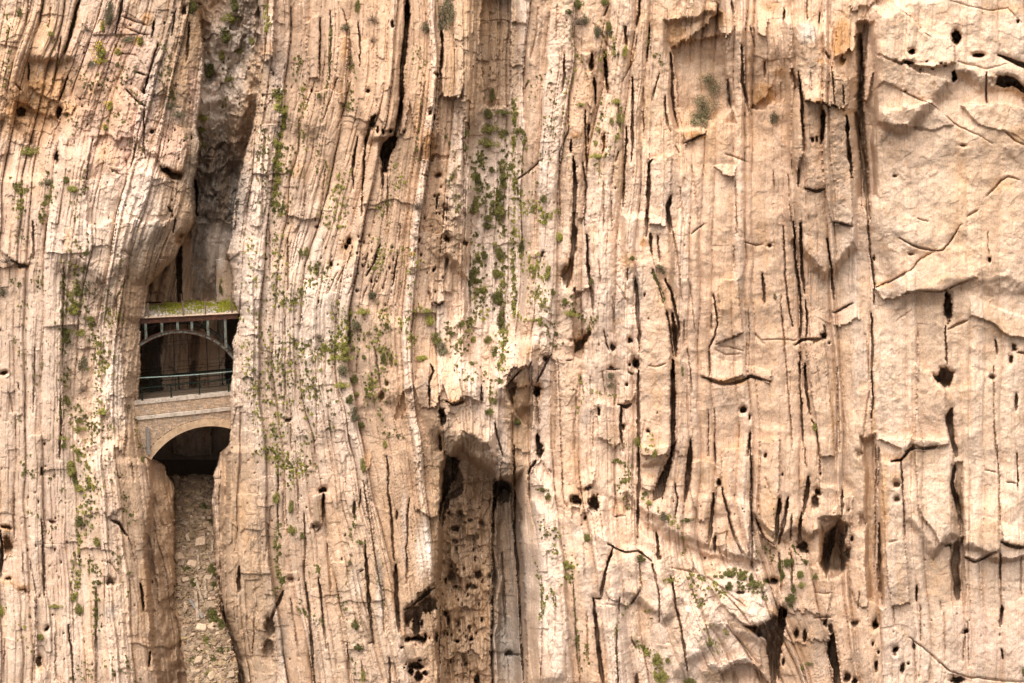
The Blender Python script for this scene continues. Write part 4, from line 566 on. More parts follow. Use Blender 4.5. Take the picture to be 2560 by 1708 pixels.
# scree floor, darkened for shadow between the stones, most towards the arch
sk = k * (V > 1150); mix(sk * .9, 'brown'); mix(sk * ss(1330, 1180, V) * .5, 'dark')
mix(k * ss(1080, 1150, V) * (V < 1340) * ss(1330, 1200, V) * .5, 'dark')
C = np.clip(C, .02, .85)
def nodemat(name):
    m = bpy.data.materials.new(name); m.use_nodes = True; n = m.node_tree
    return m, n, n.nodes['Principled BSDF']
def N(n, t, **kw):
    x = n.nodes.new(t)
    for a, b in kw.items():
        if hasattr(x, a): setattr(x, a, b)
        else: x.inputs[a.replace('_', ' ')].default_value = b
    return x
m, n, bs = nodemat('cliff_rock'); L = n.links.new
at = N(n, 'ShaderNodeAttribute', attribute_name='rock_colour')
geo = N(n, 'ShaderNodeNewGeometry')
st = N(n, 'ShaderNodeUVMap', uv_map='bedding')
mp = N(n, 'ShaderNodeMapping'); mp.inputs['Scale'].default_value = (1, .12, 1); L(st.outputs[0], mp.inputs[0])
na = N(n, 'ShaderNodeTexNoise', Scale=9.0, Detail=6.0, Roughness=.65); L(geo.outputs['Position'], na.inputs['Vector'])
nb = N(n, 'ShaderNodeTexNoise', Scale=11.0, Detail=5.0, Roughness=.65); L(mp.outputs[0], nb.inputs['Vector'])
nc = N(n, 'ShaderNodeTexNoise', Scale=32.0, Detail=3.0, Roughness=.7); L(geo.outputs['Position'], nc.inputs['Vector'])
r1 = N(n, 'ShaderNodeMapRange'); r1.inputs[1].default_value = .3; r1.inputs[2].default_value = .7; r1.inputs[3].default_value = .72; r1.inputs[4].default_value = 1.24; L(na.outputs[0], r1.inputs[0])
r2 = N(n, 'ShaderNodeMapRange'); r2.inputs[1].default_value = .3; r2.inputs[2].default_value = .7; r2.inputs[3].default_value = .91; r2.inputs[4].default_value = 1.08; L(nb.outputs[0], r2.inputs[0])
mu = N(n, 'ShaderNodeMath', operation='MULTIPLY'); L(r1.outputs[0], mu.inputs[0]); L(r2.outputs[0], mu.inputs[1])
vm = N(n, 'ShaderNodeVectorMath', operation='SCALE'); L(at.outputs['Color'], vm.inputs[0]); L(mu.outputs[0], vm.inputs['Scale'])
L(vm.outputs[0], bs.inputs['Base Color']); bs.inputs['Roughness'].default_value = .93; bs.inputs['Specular IOR Level'].default_value = .15
ad = N(n, 'ShaderNodeMath', operation='ADD'); L(na.outputs[0], ad.inputs[0]); L(nb.outputs[0], ad.inputs[1])
ad2 = N(n, 'ShaderNodeMath', operation='MULTIPLY_ADD'); L(nc.outputs[0], ad2.inputs[0]); ad2.inputs[1].default_value = .4; L(ad.outputs[0], ad2.inputs[2])
bp_ = N(n, 'ShaderNodeBump', Strength=.5, Distance=.06); L(ad2.outputs[0], bp_.inputs['Height']); L(bp_.outputs[0], bs.inputs['Normal'])
ROCK = m
me = bpy.data.meshes.new('cliff')
nvt = NU * NV; me.vertices.add(nvt)
me.vertices.foreach_set('co', np.stack((X, Y, Z), -1).astype(np.float32).ravel())
ii = np.arange(nvt, dtype=np.int32).reshape(NV, NU)
qd = np.stack((ii[1:, :-1], ii[1:, 1:], ii[:-1, 1:], ii[:-1, :-1]), -1).reshape(-1, 4)
me.loops.add(qd.size); me.loops.foreach_set('vertex_index', qd.ravel())
me.polygons.add(len(qd)); me.polygons.foreach_set('loop_start', np.arange(0, qd.size, 4, dtype=np.int32))
try: me.polygons.foreach_set('loop_total', np.full(len(qd), 4, np.int32))
except Exception: pass
me.update(calc_edges=True)
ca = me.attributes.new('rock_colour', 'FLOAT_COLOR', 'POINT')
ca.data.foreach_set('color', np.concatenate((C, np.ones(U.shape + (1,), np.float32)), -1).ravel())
uvl = me.uv_layers.new(name='bedding'); uvd = np.stack((S / 32, T / 32), -1).reshape(-1, 2).astype(np.float32)
uvl.data.foreach_set('uv', uvd[qd.ravel()].ravel())
me.materials.append(ROCK)
cliff = bpy.data.objects.new('cliff', me); COL.objects.link(cliff)
def tag(o, label=None, cat=None, group=None, kind=None):
    for a, b in (('label', label), ('category', cat), ('group', group), ('kind', kind)):
        if b: o[a] = b
    return o
tag(cliff, 'towering peach coloured limestone cliff of steep upright beds, split by black cracks and a deep gap', 'cliff', kind='structure')
print('grid', NU, NV)
# ------------------------------------------------------------------ materials for the built things
def mat(name, col, rough=.8, noise=None, scale=6, bump=0, metal=0, obj=False, attr=None, col2=None, fac=(.45, .6), spec=.3):
    m, n, bs = nodemat(name); L = n.links.new
    co = N(n, 'ShaderNodeNewGeometry').outputs['Position']
    if obj: co = N(n, 'ShaderNodeTexCoord').outputs['Object']
    no = N(n, 'ShaderNodeTexNoise', Scale=scale, Detail=6.0, Roughness=.65); L(co, no.inputs['Vector'])
    mr = N(n, 'ShaderNodeMapRange'); L(no.outputs[0], mr.inputs[0]); mr.inputs[1].default_value, mr.inputs[2].default_value = fac
    mx = N(n, 'ShaderNodeMix', data_type='RGBA'); L(mr.outputs[0], mx.inputs[0])
    c2 = col2 or tuple(c * .7 for c in col); mx.inputs[6].default_value = (*col, 1); mx.inputs[7].default_value = (*c2, 1)
    out = mx.outputs[2]
    if attr:
        a = N(n, 'ShaderNodeAttribute', attribute_name=attr)
        v = N(n, 'ShaderNodeVectorMath', operation='MULTIPLY'); L(out, v.inputs[0]); L(a.outputs['Color'], v.inputs[1]); out = v.outputs[0]
    if obj:
        oi = N(n, 'ShaderNodeObjectInfo'); r = N(n, 'ShaderNodeMapRange'); r.inputs[3].default_value = .72; r.inputs[4].default_value = 1.3; L(oi.outputs['Random'], r.inputs[0])
        v = N(n, 'ShaderNodeVectorMath', operation='SCALE'); L(out, v.inputs[0]); L(r.outputs[0], v.inputs['Scale']); out = v.outputs[0]
    L(out, bs.inputs['Base Color']); bs.inputs['Roughness'].default_value = rough; bs.inputs['Metallic'].default_value = metal; bs.inputs['Specular IOR Level'].default_value = spec
    if bump:
        b = N(n, 'ShaderNodeBump', Strength=.7, Distance=bump); L(no.outputs[0], b.inputs['Height']); L(b.outputs[0], bs.inputs['Normal'])
    return m
M = dict(
 stone=mat('dressed_stone', (.54, .38, .255), .9, scale=8, bump=.03, attr='tone', col2=(.43, .32, .23)),
 mortar=mat('mortar', (.22, .15, .095), .95, scale=10, bump=.03),
 coping=mat('pale_coping', (.56, .48, .40), .9, scale=3, bump=.04, col2=(.40, .33, .27)),
 ring=mat('arch_ring', (.54, .385, .25), .9, scale=2.5, bump=.02, attr='tone', col2=(.40, .28, .18)),
 rust=mat('rusty_iron', (.050, .022, .014), .75, scale=4, bump=.02, col2=(.15, .055, .028), fac=(.48, .7)),
 paint=mat('flaking_green_paint', (.15, .18, .155), .6, scale=7, bump=.01, col2=(.06, .03, .02), fac=(.46, .6)),
 green=mat('dark_green_paint', (.008, .016, .012), .6, scale=6, col2=(.012, .026, .018), spec=.12),
 pale=mat('pale_green_pipe', (.26, .34, .31), .5, scale=3, col2=(.04, .10, .085), fac=(.5, .7), spec=.5),
 wire=mat('black_wire', (.03, .024, .02), .7, scale=6), rwire=mat('rusty_wire', (.20, .11, .07), .8, scale=6),
 post=mat('weathered_post', (.16, .11, .09), .85, scale=9, bump=.01, col2=(.25, .15, .09)), wpost=mat('grey_post', (.24, .22, .20), .8, scale=6, bump=.01, col2=(.17, .15, .14)),
 soil=mat('stony_soil', (.50, .37, .26), .95, scale=6, bump=.08, col2=(.62, .52, .42)),
 rock=mat('fallen_rock', (.40, .28, .18), .95, scale=5, bump=.04, obj=True, col2=(.54, .44, .34)),
 gravel=mat('scree_rock', (.34, .245, .165), .95, scale=3, bump=.03, attr='tone', col2=(.42, .32, .23)),
 white=mat('white_stone', (.74, .68, .62), .9, scale=5), wood=mat('old_timber', (.42, .32, .23), .9, scale=5, bump=.02, col2=(.20, .15, .11)),
 twig=mat('grey_twig', (.23, .17, .125), .9, scale=5), flower=mat('yellow_flower', (.72, .50, .02), .7, scale=9, col2=(.6, .38, .01)))
def leaf(name, col, col2, tr=.25):
    m = mat(name, col, .75, scale=14, obj=True, col2=col2, fac=(.4, .6), spec=.2); n = m.node_tree; bs = n.nodes['Principled BSDF']
    t = N(n, 'ShaderNodeBsdfTranslucent'); ms = N(n, 'ShaderNodeMixShader'); ms.inputs[0].default_value = tr
    n.links.new(bs.inputs['Base Color'].links[0].from_socket, t.inputs[0]); n.links.new(bs.outputs[0], ms.inputs[1]); n.links.new(t.outputs[0], ms.inputs[2])
    n.links.new(ms.outputs[0], n.nodes['Material Output'].inputs[0]); return m
LM = dict(g=leaf('green_leaf', (.22, .215, .06), (.31, .28, .085)), d=leaf('dark_leaf', (.125, .13, .038), (.18, .17, .05)), y=leaf('lime_leaf', (.40, .38, .09), (.31, .29, .075)),
          o=leaf('grey_olive_leaf', (.13, .125, .065), (.19, .17, .10)), k=leaf('grass_blade', (.42, .40, .05), (.26, .29, .04)))
# ------------------------------------------------------------------ mesh helpers
class MB:
    def __init__(s): s.v = []; s.f = []; s.t = []
    def add(s, vs, fs, tone=1.0):
        n = len(s.v); s.v += [Vector(p) for p in vs]; s.f += [tuple(i + n for i in f) for f in fs]; s.t += [tone] * len(vs)
    def box(s, p, tone=1.0):
        "eight corners: bottom ring 0-3, top ring 4-7"
        s.add(p, [(3, 2, 1, 0), (4, 5, 6, 7), (0, 1, 5, 4), (1, 2, 6, 5), (2, 3, 7, 6), (3, 0, 4, 7)], tone)
    def tube(s, pts, r, n=5, tone=1.0):
        pts = [Vector(p) for p in pts]; rr = r if isinstance(r, (list, tuple)) else [r] * len(pts); base = []
        for i, p in enumerate(pts):
            d = (pts[min(i + 1, len(pts) - 1)] - pts[max(i - 1, 0)]).normalized(); a = d.orthogonal().normalized() if i == 0 else (a - d * a.dot(d)).normalized(); b = d.cross(a)
            base += [p + (a * math.cos(6.2832 * k / n) + b * math.sin(6.2832 * k / n)) * rr[i] for k in range(n)]
        fs = [(i * n + k, i * n + (k + 1) % n, (i + 1) * n + (k + 1) % n, (i + 1) * n + k) for i in range(len(pts) - 1) for k in range(n)]
        fs += [tuple(range(n - 1, -1, -1)), tuple(len(base) - n + k for k in range(n))]; s.add(base, fs, tone)
    def build(s, name, m, parent=None, origin=None, smooth=False):
        o0 = Vector(origin) if origin is not None else (parent.location if parent else Vector())
        me = bpy.data.meshes.new(name); me.from_pydata([tuple(p - o0) for p in s.v], [], s.f); me.materials.append(m)
        ca = me.attributes.new('tone', 'FLOAT_COLOR', 'POINT'); ca.data.foreach_set('color', [x for t in s.t for x in ((t, t, t, 1) if not isinstance(t, tuple) else (*t, 1))])
        if smooth: me.polygons.foreach_set('use_smooth', [True] * len(s.f))
        o = bpy.data.objects.new(name, me); COL.objects.link(o)
        if parent: 
            o.parent = parent
            if parent.type != 'EMPTY': o.parent = parent
        else: o.location = o0
        return o
def empty(name, loc):
    e = bpy.data.objects.new(name, None); COL.objects.link(e); e.location = loc; e.empty_display_size = .3; return e
random.seed(5); rnd = random.random; uni = random.uniform
def tb(u, v): 
    r = ray(u, v); return -CAM.y / r.y
class Frame:
    "a level line seen from photo point L (h metres proud of the base plane) to photo point R"
    def __init__(s, L_, R_2, h):
        s.o = CAM + ray(*L_) * (tb(*L_) - h); r = ray(*R_2); t = (s.o.z - CAM.z) / r.z; q = CAM + r * t
        s.len = (q - s.o).length; s.e = (q - s.o).normalized(); s.n = Vector((-s.e.y, s.e.x, 0))
    def W(s, a, b, c): return s.o + s.e * a + s.n * b + Vector((0, 0, c))
    def pix(s, c, x, y, b=0):
        u, v = P(c, x, y); r = ray(u, v); o = s.o + s.n * b; t = (o - CAM).dot(s.n) / r.dot(s.n); q = CAM + r * t - o
        return q.dot(s.e), q.z
    def box(s, mb, a0, a1, b0, b1, c0, c1, tone=1.0, j=0):
        k = lambda: uni(-j, j) if j else 0
        mb.box([s.W(a + k(), b + k(), c + k()) for c in (c0, c1) for a, b in ((a0, b0), (a1, b0), (a1, b1), (a0, b1))], tone)
def circ(p, q, r):
    ax, ay = p; bx, by = q; cx, cy = r; d = 2 * (ax * (by - cy) + bx * (cy - ay) + cx * (ay - by))
    ux = ((ax * ax + ay * ay) * (by - cy) + (bx * bx + by * by) * (cy - ay) + (cx * cx + cy * cy) * (ay - by)) / d
    uy = ((ax * ax + ay * ay) * (cx - bx) + (bx * bx + by * by) * (ax - cx) + (cx * cx + cy * cy) * (bx - ax)) / d
    return ux, uy, math.hypot(ax - ux, ay - uy)
# ------------------------------------------------------------------ stone arch bridge
SB = Frame((352, 1004), (577, 981), -2.5); sbr = empty('stone_arch_bridge', SB.W(SB.len / 2, 1.5, -5))
tag(sbr, 'arched bridge of tan cut stone with pale coping, low in the dark cliff gap', 'bridge')
BW = 3.0; A0, A1 = -1.2, SB.len + 1.2
cx_, cz_, cr_ = circ(SB.pix('d2', 318, 618), SB.pix('d2', 1180, 155), SB.pix('d2', 1465, 190)); TH = .58
z_cop = -.24; z_par = SB.pix('d1', 1100, 1255)[1]; z_st = z_par - .26
print('arch', cx_, cz_, cr_, z_par)
mb = MB(); n = 44; aL = SB.pix('d2', 318, 618)[0]
mb_wall = MB()
ys = [A0 + (A1 - A0) * i / 120 for i in range(121)]
def zarc(a, r): 
    t = r * r - (a - cx_) ** 2; return cz_ + math.sqrt(t) if t > 0 else -99
zb = cz_ + math.sqrt(max(cr_ ** 2 - (aL - cx_) ** 2, 0)) - .9
vs = []; 
for a in ys:
    z = max(zarc(a, cr_ + TH * .5), zb) if a > aL - .3 else zb - 1.2
    for b in (.10, BW - .1): vs += [SB.W(a, b, z), SB.W(a, b, z_st - .02)]
fs = []
for i in range(120):
    k = i * 4; fs += [(k, k + 4, k + 5, k + 1), (k + 2, k + 3, k + 7, k + 6), (k, k + 2, k + 6, k + 4)]
mb_wall.add(vs, fs); SB.box(mb_wall, A0, A1, .17, .5, z_st, z_cop - .001)
core = mb_wall.build('wall_core', M['mortar'], sbr)
mb = MB(); z = z_cop; row = 0
while z > -4.6:
    h = uni(.10, .135); low = z < z_st + .02
    if z - h < z_par - .005 and not low: z = z_st; low = True; continue
    a = A0 + uni(-.3, 0)
    while a < A1:
        w = uni(.2, .42); am = a + w / 2; zc = z - h / 2
        inr = math.hypot(am - cx_, zc - cz_) < cr_ + TH + .02 and am > aL - .5
        if math.hypot(a - cx_, zc - cz_) < cr_ + TH - .05 and a > aL: inr = True
        if math.hypot(a + w - cx_, zc - cz_) < cr_ + TH - .05 and am > aL - .4: inr = True
        if not inr or z > z_par:
            t = uni(.75, 1.25); g = uni(0, .25) if rnd() < .25 else 0; b0 = (.02 if z > z_par else 0) + uni(-.012, .012)
            SB.box(mb, a + .012, a + w - .012, b0 + (.1 if z > z_par else .05), b0 + .3, z - h + .011, z - .011, (t * (1 - g * .5), t * (1 + g * .1), t * (1 + g)), .006)
        a += w
    z -= h
mb.build('stone_blocks', M['stone'], sbr)
def ragged(fr, name, m, z0, z1, b0, b1, parent, n=60, a0=A0, a1=A1):
    mb = MB(); vs = []
    for i in range(n + 1):
        a = a0 + (a1 - a0) * i / n; k = [uni(-.014, .014) for _ in range(4)]; chip = -.05 if rnd() < .06 else 0
        vs += [fr.W(a, b0 + k[0] - chip, z0 + k[1]), fr.W(a, b0 + k[2] - chip, z1 + k[3] + chip), fr.W(a, b1, z1 + k[3]), fr.W(a, b1, z0)]
    fs = [(i * 4 + j, i * 4 + 4 + j, i * 4 + 4 + (j + 1) % 4, i * 4 + (j + 1) % 4) for i in range(n) for j in range(4)]
    mb.add(vs, fs); return mb.build(name, m, parent)
ragged(SB, 'coping', M['coping'], z_cop, 0, .02, .62, sbr)
ragged(SB, 'string_course', M['coping'], z_st, z_par, -.12, .4, sbr)
mb = MB(); angL = math.atan2(-(0) + (zb + .9) - cz_, aL - cx_); angR = math.atan2(zarc(A1, cr_) - cz_, A1 - cx_) if zarc(A1, cr_) > -90 else .3
nv = 34
for i in range(nv):
    t0_ = angL + .05 + (angR - angL - .05) * i / nv; t1_ = angL + .05 + (angR - angL - .05) * (i + 1) / nv - .0016; t_ = uni(.92, 1.08); jb = uni(-.006, .006)
    q = [(r * math.cos(t) + cx_, r * math.sin(t) + cz_) for t, r in ((t0_, cr_), (t1_, cr_), (t1_, cr_ + TH), (t0_, cr_ + TH))]
    mb.box([SB.W(q[j][0], b, q[j][1]) for j2 in (0, 1) for j, b in (((1 if j2 == 0 else 2), jb), ((0 if j2 == 0 else 3), jb), ((0 if j2 == 0 else 3), BW), ((1 if j2 == 0 else 2), BW))], t_)
mb.build('arch_ring', M['ring'], sbr)
mb = MB(); SB.box(mb, A0, A1, .45, BW, z_st - .3, -.12); mb.build('roadway', mat('roadway', (.16, .115, .08), .95, scale=6, bump=.05), sbr)
mb = MB(); a, z = SB.pix('d2', 250, 510, -.2); a2_, z2 = SB.pix('d2', 250, 195, -.2)
SB.box(mb, a - .13, a + .12, -.22, .04, z - .4, z2, 1, .015)
SB.box(mb, a - .06, a + .07, -.16, 0.0, z2, z2 + .12, 1, .01)
o = mb.build('post', M['wpost'], None, SB.W(a, -.1, z - .4)); tag(o, 'grey weathered post standing against the stone wall, left of the big arch', 'post')
# railings on the stone bridge
def railing(fr, lab, cat, b, posts, hgt, rails, r=.035, matn='green', nm='railing', pn='post', rn='rail', a0=A0, a1=A1, group=None):
    e = empty(nm, fr.W(fr.len / 2, b, 0)); tag(e, lab, cat, group)
    for a in posts:
        mb = MB(); fr.box(mb, a - .045, a + .045, b - .04, b + .04, -.02, hgt + .02); fr.box(mb, a - .09, a + .09, b - .09, b + .09, -.02, .03); mb.build(pn, M[matn], e)
    for z, rr in rails:
        mb = MB(); mb.tube([fr.W(a0 + (a1 - a0) * i / 12, b - .05 if rr < .02 else b, z + uni(-.006, .006) - (.02 if rr < .02 else 0) * math.sin(3.14 * i / 4)) for i in range(13)], rr, 6); mb.build(rn, M[matn], e)
    return e
pf = [SB.pix('d1', x, y, .3)[0] for x, y in ((215, 1010), (825, 970), (1415, 910), (2030, 860))]
railing(SB, 'dark green railing with thin cables along the front coping of the stone bridge', 'railing', .3, pf, .98, [(1.0, .05), (.55, .012), (.30, .012), (.75, .012)])
pb = [SB.pix('d1', x, y, 2.7)[0] for x, y in ((400, 900), (990, 780), (1420, 700), (1900, 690))]
railing(SB, 'black iron railing along the rear edge of the stone bridge', 'railing', 2.7, pb, 1.25, [(1.22, .09), (.8, .03), (.45, .03), (1.85, .02), (1.6, .02)])
mb = MB(); q = [SB.pix('d1', x, y, .12) for x, y in ((100, 548), (180, 545), (640, 522), (1200, 488), (1700, 450), (2100, 410), (2250, 400))]
mb.tube([SB.W(a, .12, z) for a, z in q], .045, 8); o = mb.build('pipe', M['pale'], None, SB.W(q[0][0], .12, q[0][1])); tag(o, 'pale green pipe stretched from wall to wall above the front railing of the stone bridge', 'pipe')
e = empty('mesh_fence', SB.W(3.5, 2.3, 0)); tag(e, 'tall black wire mesh fence hanging between the two bridges', 'fence')
zt = 6.0; bM_ = 2.35
for x in (560, 895, 1195, 1585, 1835):
    a = SB.pix('d1', x, 300, bM_)[0]; mb = MB(); mb.tube([SB.W(a, bM_, 0), SB.W(a, bM_, zt)], .032, 5); mb.build('upright', M['wire'], e)
mb = MB(); st_ = .24
for k in range(-30, 60):
    for sg in (1, -1):
        a0_ = k * st_; p0, p1 = (a0_, .1), (a0_ + sg * 5.9, 6.0)
        t0_, t1_ = 0, 1
        for lim, side in ((1.0, 0), (7.6, 1)):
            d = p1[0] - p0[0]; tt = (lim - p0[0]) / d
            if (d > 0) == (side == 0): t0_ = max(t0_, tt)
            else: t1_ = min(t1_, tt)
        if t1_ - t0_ > .02:
            f = lambda t: SB.W(p0[0] + (p1[0] - p0[0]) * t, bM_ + .02 * sg + .05 * math.sin(t * 9 + k), p0[1] + 5.9 * t)
            mb.tube([f(t0_ + (t1_ - t0_) * i / 6) for i in range(7)], .012, 3)
mb.build('wire_mesh', M['wire'], e)
for z in (4.1, 3.75, 2.35):
    mb = MB(); mb.tube([SB.W(A0 + i * .9, bM_ - .04, z + .05 * math.sin(i * 1.3)) for i in range(11)], .016, 4); mb.build('cable', M['wire'], e)
# ------------------------------------------------------------------ iron arch bridge
IB = Frame((360, 796), (590, 784), -2.2); ib = empty('iron_arch_bridge', IB.W(IB.len / 2, 1.8, -2)); DW = 3.5
tag(ib, 'old iron arch bridge with rusty girder and flaking pale green struts, above the stone bridge', 'bridge')
B0, B1 = -.25, IB.len + .15; GH = .36
for b in (0, DW):
    mb = MB(); IB.box(mb, B0, B1, b - .02, b + .05, -GH, -.06); IB.box(mb, B0, B1, b - .10, b + .10, -.06, 0); IB.box(mb, B0, B1, b - .10, b + .10, -GH - .05, -GH)
    for i in range(9): IB.box(mb, .5 + i * .85, .56 + i * .85, b - .07, b - .015, -GH + .001, -.062)
    mb.build('girder', M['rust'], ib)
mb = MB(); IB.box(mb, B0, B1, .11, DW - .11, -.12, -.045); mb.build('deck_plate', M['rust'], ib)
for i in range(8):
    mb = MB(); IB.box(mb, .3 + i * .95, .42 + i * .95, .055, DW - .055, -GH + .03, -.125); mb.build('cross_beam', M['rust'], ib)
ax, az, ar = circ(IB.pix('d0', 175, 1100), IB.pix('d0', 1010, 830), IB.pix('d0', 2080, 1320)); print('iron arch', ax, az, ar)
def arcseg(mb, r0, r1, b0, b1, aS, aE, n=48):
    vs = []
    for i in range(n + 1):
        a = aS + (aE - aS) * i / n; ph = math.acos(max(-1, min(1, (a - ax) / ar))); 
        for r, b in ((r0, b0), (r1, b0), (r1, b1), (r0, b1)): vs.append(IB.W(ax + r * math.cos(ph), b, az + r * math.sin(ph)))
    fs = [(i * 4 + j, i * 4 + 4 + j, i * 4 + 4 + (j + 1) % 4, i * 4 + (j + 1) % 4) for i in range(n) for j in range(4)]
    fs += [(0, 1, 2, 3), tuple(n * 4 + j for j in (3, 2, 1, 0))]; mb.add(vs, fs)
aS, aE = -.75, IB.len + .1
for b in (0.02, DW - .02):
    rib = MB(); arcseg(rib, ar - .10, ar + .10, b - .012, b + .03, aS, aE); web = rib.build('arch_rib', M['paint'], ib)
    for r0, r1, nm in ((ar + .10, ar + .14, 'flange'), (ar - .14, ar - .10, 'flange')):
        mb = MB(); arcseg(mb, r0, r1, b - .10, b + .11, aS, aE); f = mb.build(nm, M['rust'], web, origin=ib.location)
    for i in range(14):
        mb = MB(); a = aS + (aE - aS) * (i + .5) / 14; ph = math.acos((a - ax) / ar); c_, s_ = math.cos(ph), math.sin(ph)
        mb.box([IB.W(ax + r * c_ - w_ * s_, bb, az + r * s_ + w_ * c_) for r in (ar - .1, ar + .1) for w_, bb in ((.03, b - .08), (-.03, b - .08), (-.03, b - .014), (.03, b - .014))])
        mb.build('stiffener', M['rust'], web, origin=ib.location)
for x in (285, 625, 955, 1255, 1590, 1955):
    a = IB.pix('d0', x, 700)[0]
    for b in (0.02, DW - .02):
        mb = MB(); zt_ = -GH - .05; zb_ = az + math.sqrt(ar ** 2 - (a - ax) ** 2) + .10
        if zt_ - zb_ < .12: zb_ = zt_ - .12
        IB.box(mb, a - .10, a + .10, b - .085, b - .055, zb_, zt_); IB.box(mb, a - .10, a - .075, b - .054, b + .07, zb_, zt_); IB.box(mb, a + .075, a + .10, b - .054, b + .07, zb_, zt_)
        mb.build('strut', M['paint'], ib)
for x in (955, 1590):
    a = IB.pix('d0', x, 700)[0]; z_ = az + math.sqrt(ar ** 2 - (a - ax) ** 2)
    mb = MB(); mb.tube([IB.W(a, .1, z_), IB.W(a, DW - .1, z_)], .05, 5); mb.build('brace', M['rust'], ib)
# soil, grass and stones on the iron deck
mb = MB(); n1, n2 = 60, 26; vs = []
for j in range(n2 + 1):
    for i in range(n1 + 1):
        a = B0 + .02 + (B1 + .5 - B0) * i / n1; b = .02 + (DW + .6) * j / n2
        h = 0 if j == 0 else .05 + .13 * math.sin(i / n1 * 3) * min(1, j / 8) + uni(0, .05) + (max(0, .9 - a) * .22 * (j / n2)) + .28 * max(0, (a - IB.len + 1.5) / 1.5) * (j / n2) ** .5
        vs.append(IB.W(a, b, .004 + h))
mb.add(vs, [(j * (n1 + 1) + i, j * (n1 + 1) + i + 1, (j + 1) * (n1 + 1) + i + 1, (j + 1) * (n1 + 1) + i) for j in range(n2) for i in range(n1)])
o = mb.build('soil', M['soil'], None); tag(o, 'pale stony soil heaped on the iron bridge deck', 'soil', kind='stuff')
def decktop(a, b): return .02 + .05 + .13 * math.sin(max(0, min(1, a / IB.len)) * 3) * min(1, b / 1.1) + (max(0, .9 - a) * .2 * (b / 4))
mb = MB()
for _ in range(7500):
    a = uni(.3, IB.len + .25); b = uni(.14, DW + .35); dens = min(1, (a - .1) / 2.0) * min(1, (b + .05) / .9 + (.45 if a > 5.4 else 0))
    if rnd() > dens * (.25 + .75 * max(0, math.sin(a * 2.3 + b * 3) * .6 + .6)): continue
    z = decktop(a, b) - .02; h = uni(.10, .24) * (1.7 if a > 5.9 else 1) * (1.3 if b > 2 else 1); d = uni(0, 6.28); h *= .45 + .75 * (math.sin(a * 3.1 + 1.7 * math.sin(b * 2)) * .5 + .5) + (.5 if a > 6.2 else 0); w = uni(.015, .04); p = IB.W(a, b, z); q = Vector((math.cos(d), math.sin(d), 0)); l = Vector((uni(-.08, .08), uni(-.08, .08), h))
    mb.add([p - q * w, p + q * w, p + l + q * w * .6 , p + l * .8 - q * w * 1.2], [(0, 1, 2, 3)])
g_ = mb.build('grass', LM['k'], None); tag(g_, 'bright yellow-green grass and weeds growing on the iron bridge deck', 'grass', kind='stuff')
def rockverts(r, sq=.5, sh=.45):
    "angular slab: a jittered box with cut corners"
    x, y, z = r * uni(.7, 1), r * uni(.55, 1), r * uni(.2, sq) 
    vs = [Vector((sx * x * uni(1 - sh, 1), sy * y * uni(1 - sh, 1), sz * z * uni(.75, 1))) for sz in (-1, 1) for sx, sy in ((-1, -1), (1, -1), (1, 1), (-1, 1))]
    return vs
def rotm(): return Matrix.Rotation(uni(0, 6.28), 3, 'Z') @ Matrix.Rotation(uni(-.4, .4), 3, 'X')
mb = MB()
for _ in range(620):
    a = uni(-.2, IB.len + .3); b = abs(random.gauss(0, .7)) + .12 if rnd() < .75 else uni(.2, DW)
    if a < 1.3 and rnd() < .8: b = uni(.1, DW)
    elif rnd() < .25: a = uni(-.2, 1.4); b = uni(.1, DW)
    R = rotm(); p = IB.W(a, b, decktop(a, b) + uni(.02, .12)); mb.box([p + R @ v for v in rockverts(uni(.03, .09), .7)])
o = mb.build('deck_stones', M['white'], None); tag(o, 'small white stones strewn over the soil of the iron bridge deck', 'stones', kind='stuff')
# post and wire fences standing on the iron deck
def wirefence(lab, b, tops, wires):
    e = empty('wire_fence', IB.W(IB.len / 2, b, 0)); tag(e, lab, 'fence')
    for x, y0, y1 in tops:
        a, z1 = IB.pix('d0', x, y0, b); mb = MB(); zb_ = 0 if b < 1 else .05
        IB.box(mb, a - .06, a + .05, b - .05, b + .05, zb_, z1, 1, .012); IB.box(mb, a - .075, a + .065, b - .06, b + .06, z1 - .001, z1 + .03, 1, .008); mb.build('post', M['post'], e)
    for w_ in wires:
        mb = MB(); mb.tube([(lambda q: IB.W(q[0], b - .06, q[1]))(IB.pix('d0', w_[i], w_[i + 1], b)) for i in range(0, len(w_), 2)], .013, 4); mb.build('wire', M['rwire'], e)
wirefence('wire fence of four rusty posts along the front edge of the iron bridge deck', .12, [(335, 240, 0), (1065, 195, 0), (1535, 172, 0), (2085, 10, 0)],
          [(335, 250, 700, 236, 1065, 215, 1300, 212, 1535, 192, 1750, 188, 2085, 165, 2200, 150), (335, 400, 1065, 370, 1535, 345, 2085, 290)])
wirefence('sagging wire fence of thin posts along the rear edge of the iron bridge deck', 3.3, [(620, 60, 0), (1035, 45, 0), (1455, 35, 0), (890, 120, 0)],
          [(620, 150, 900, 98, 1035, 60, 1130, 120, 1270, 160, 1380, 120, 1455, 45), (1455, 180, 1380, 230, 1250, 285, 1150, 260, 1035, 250)])
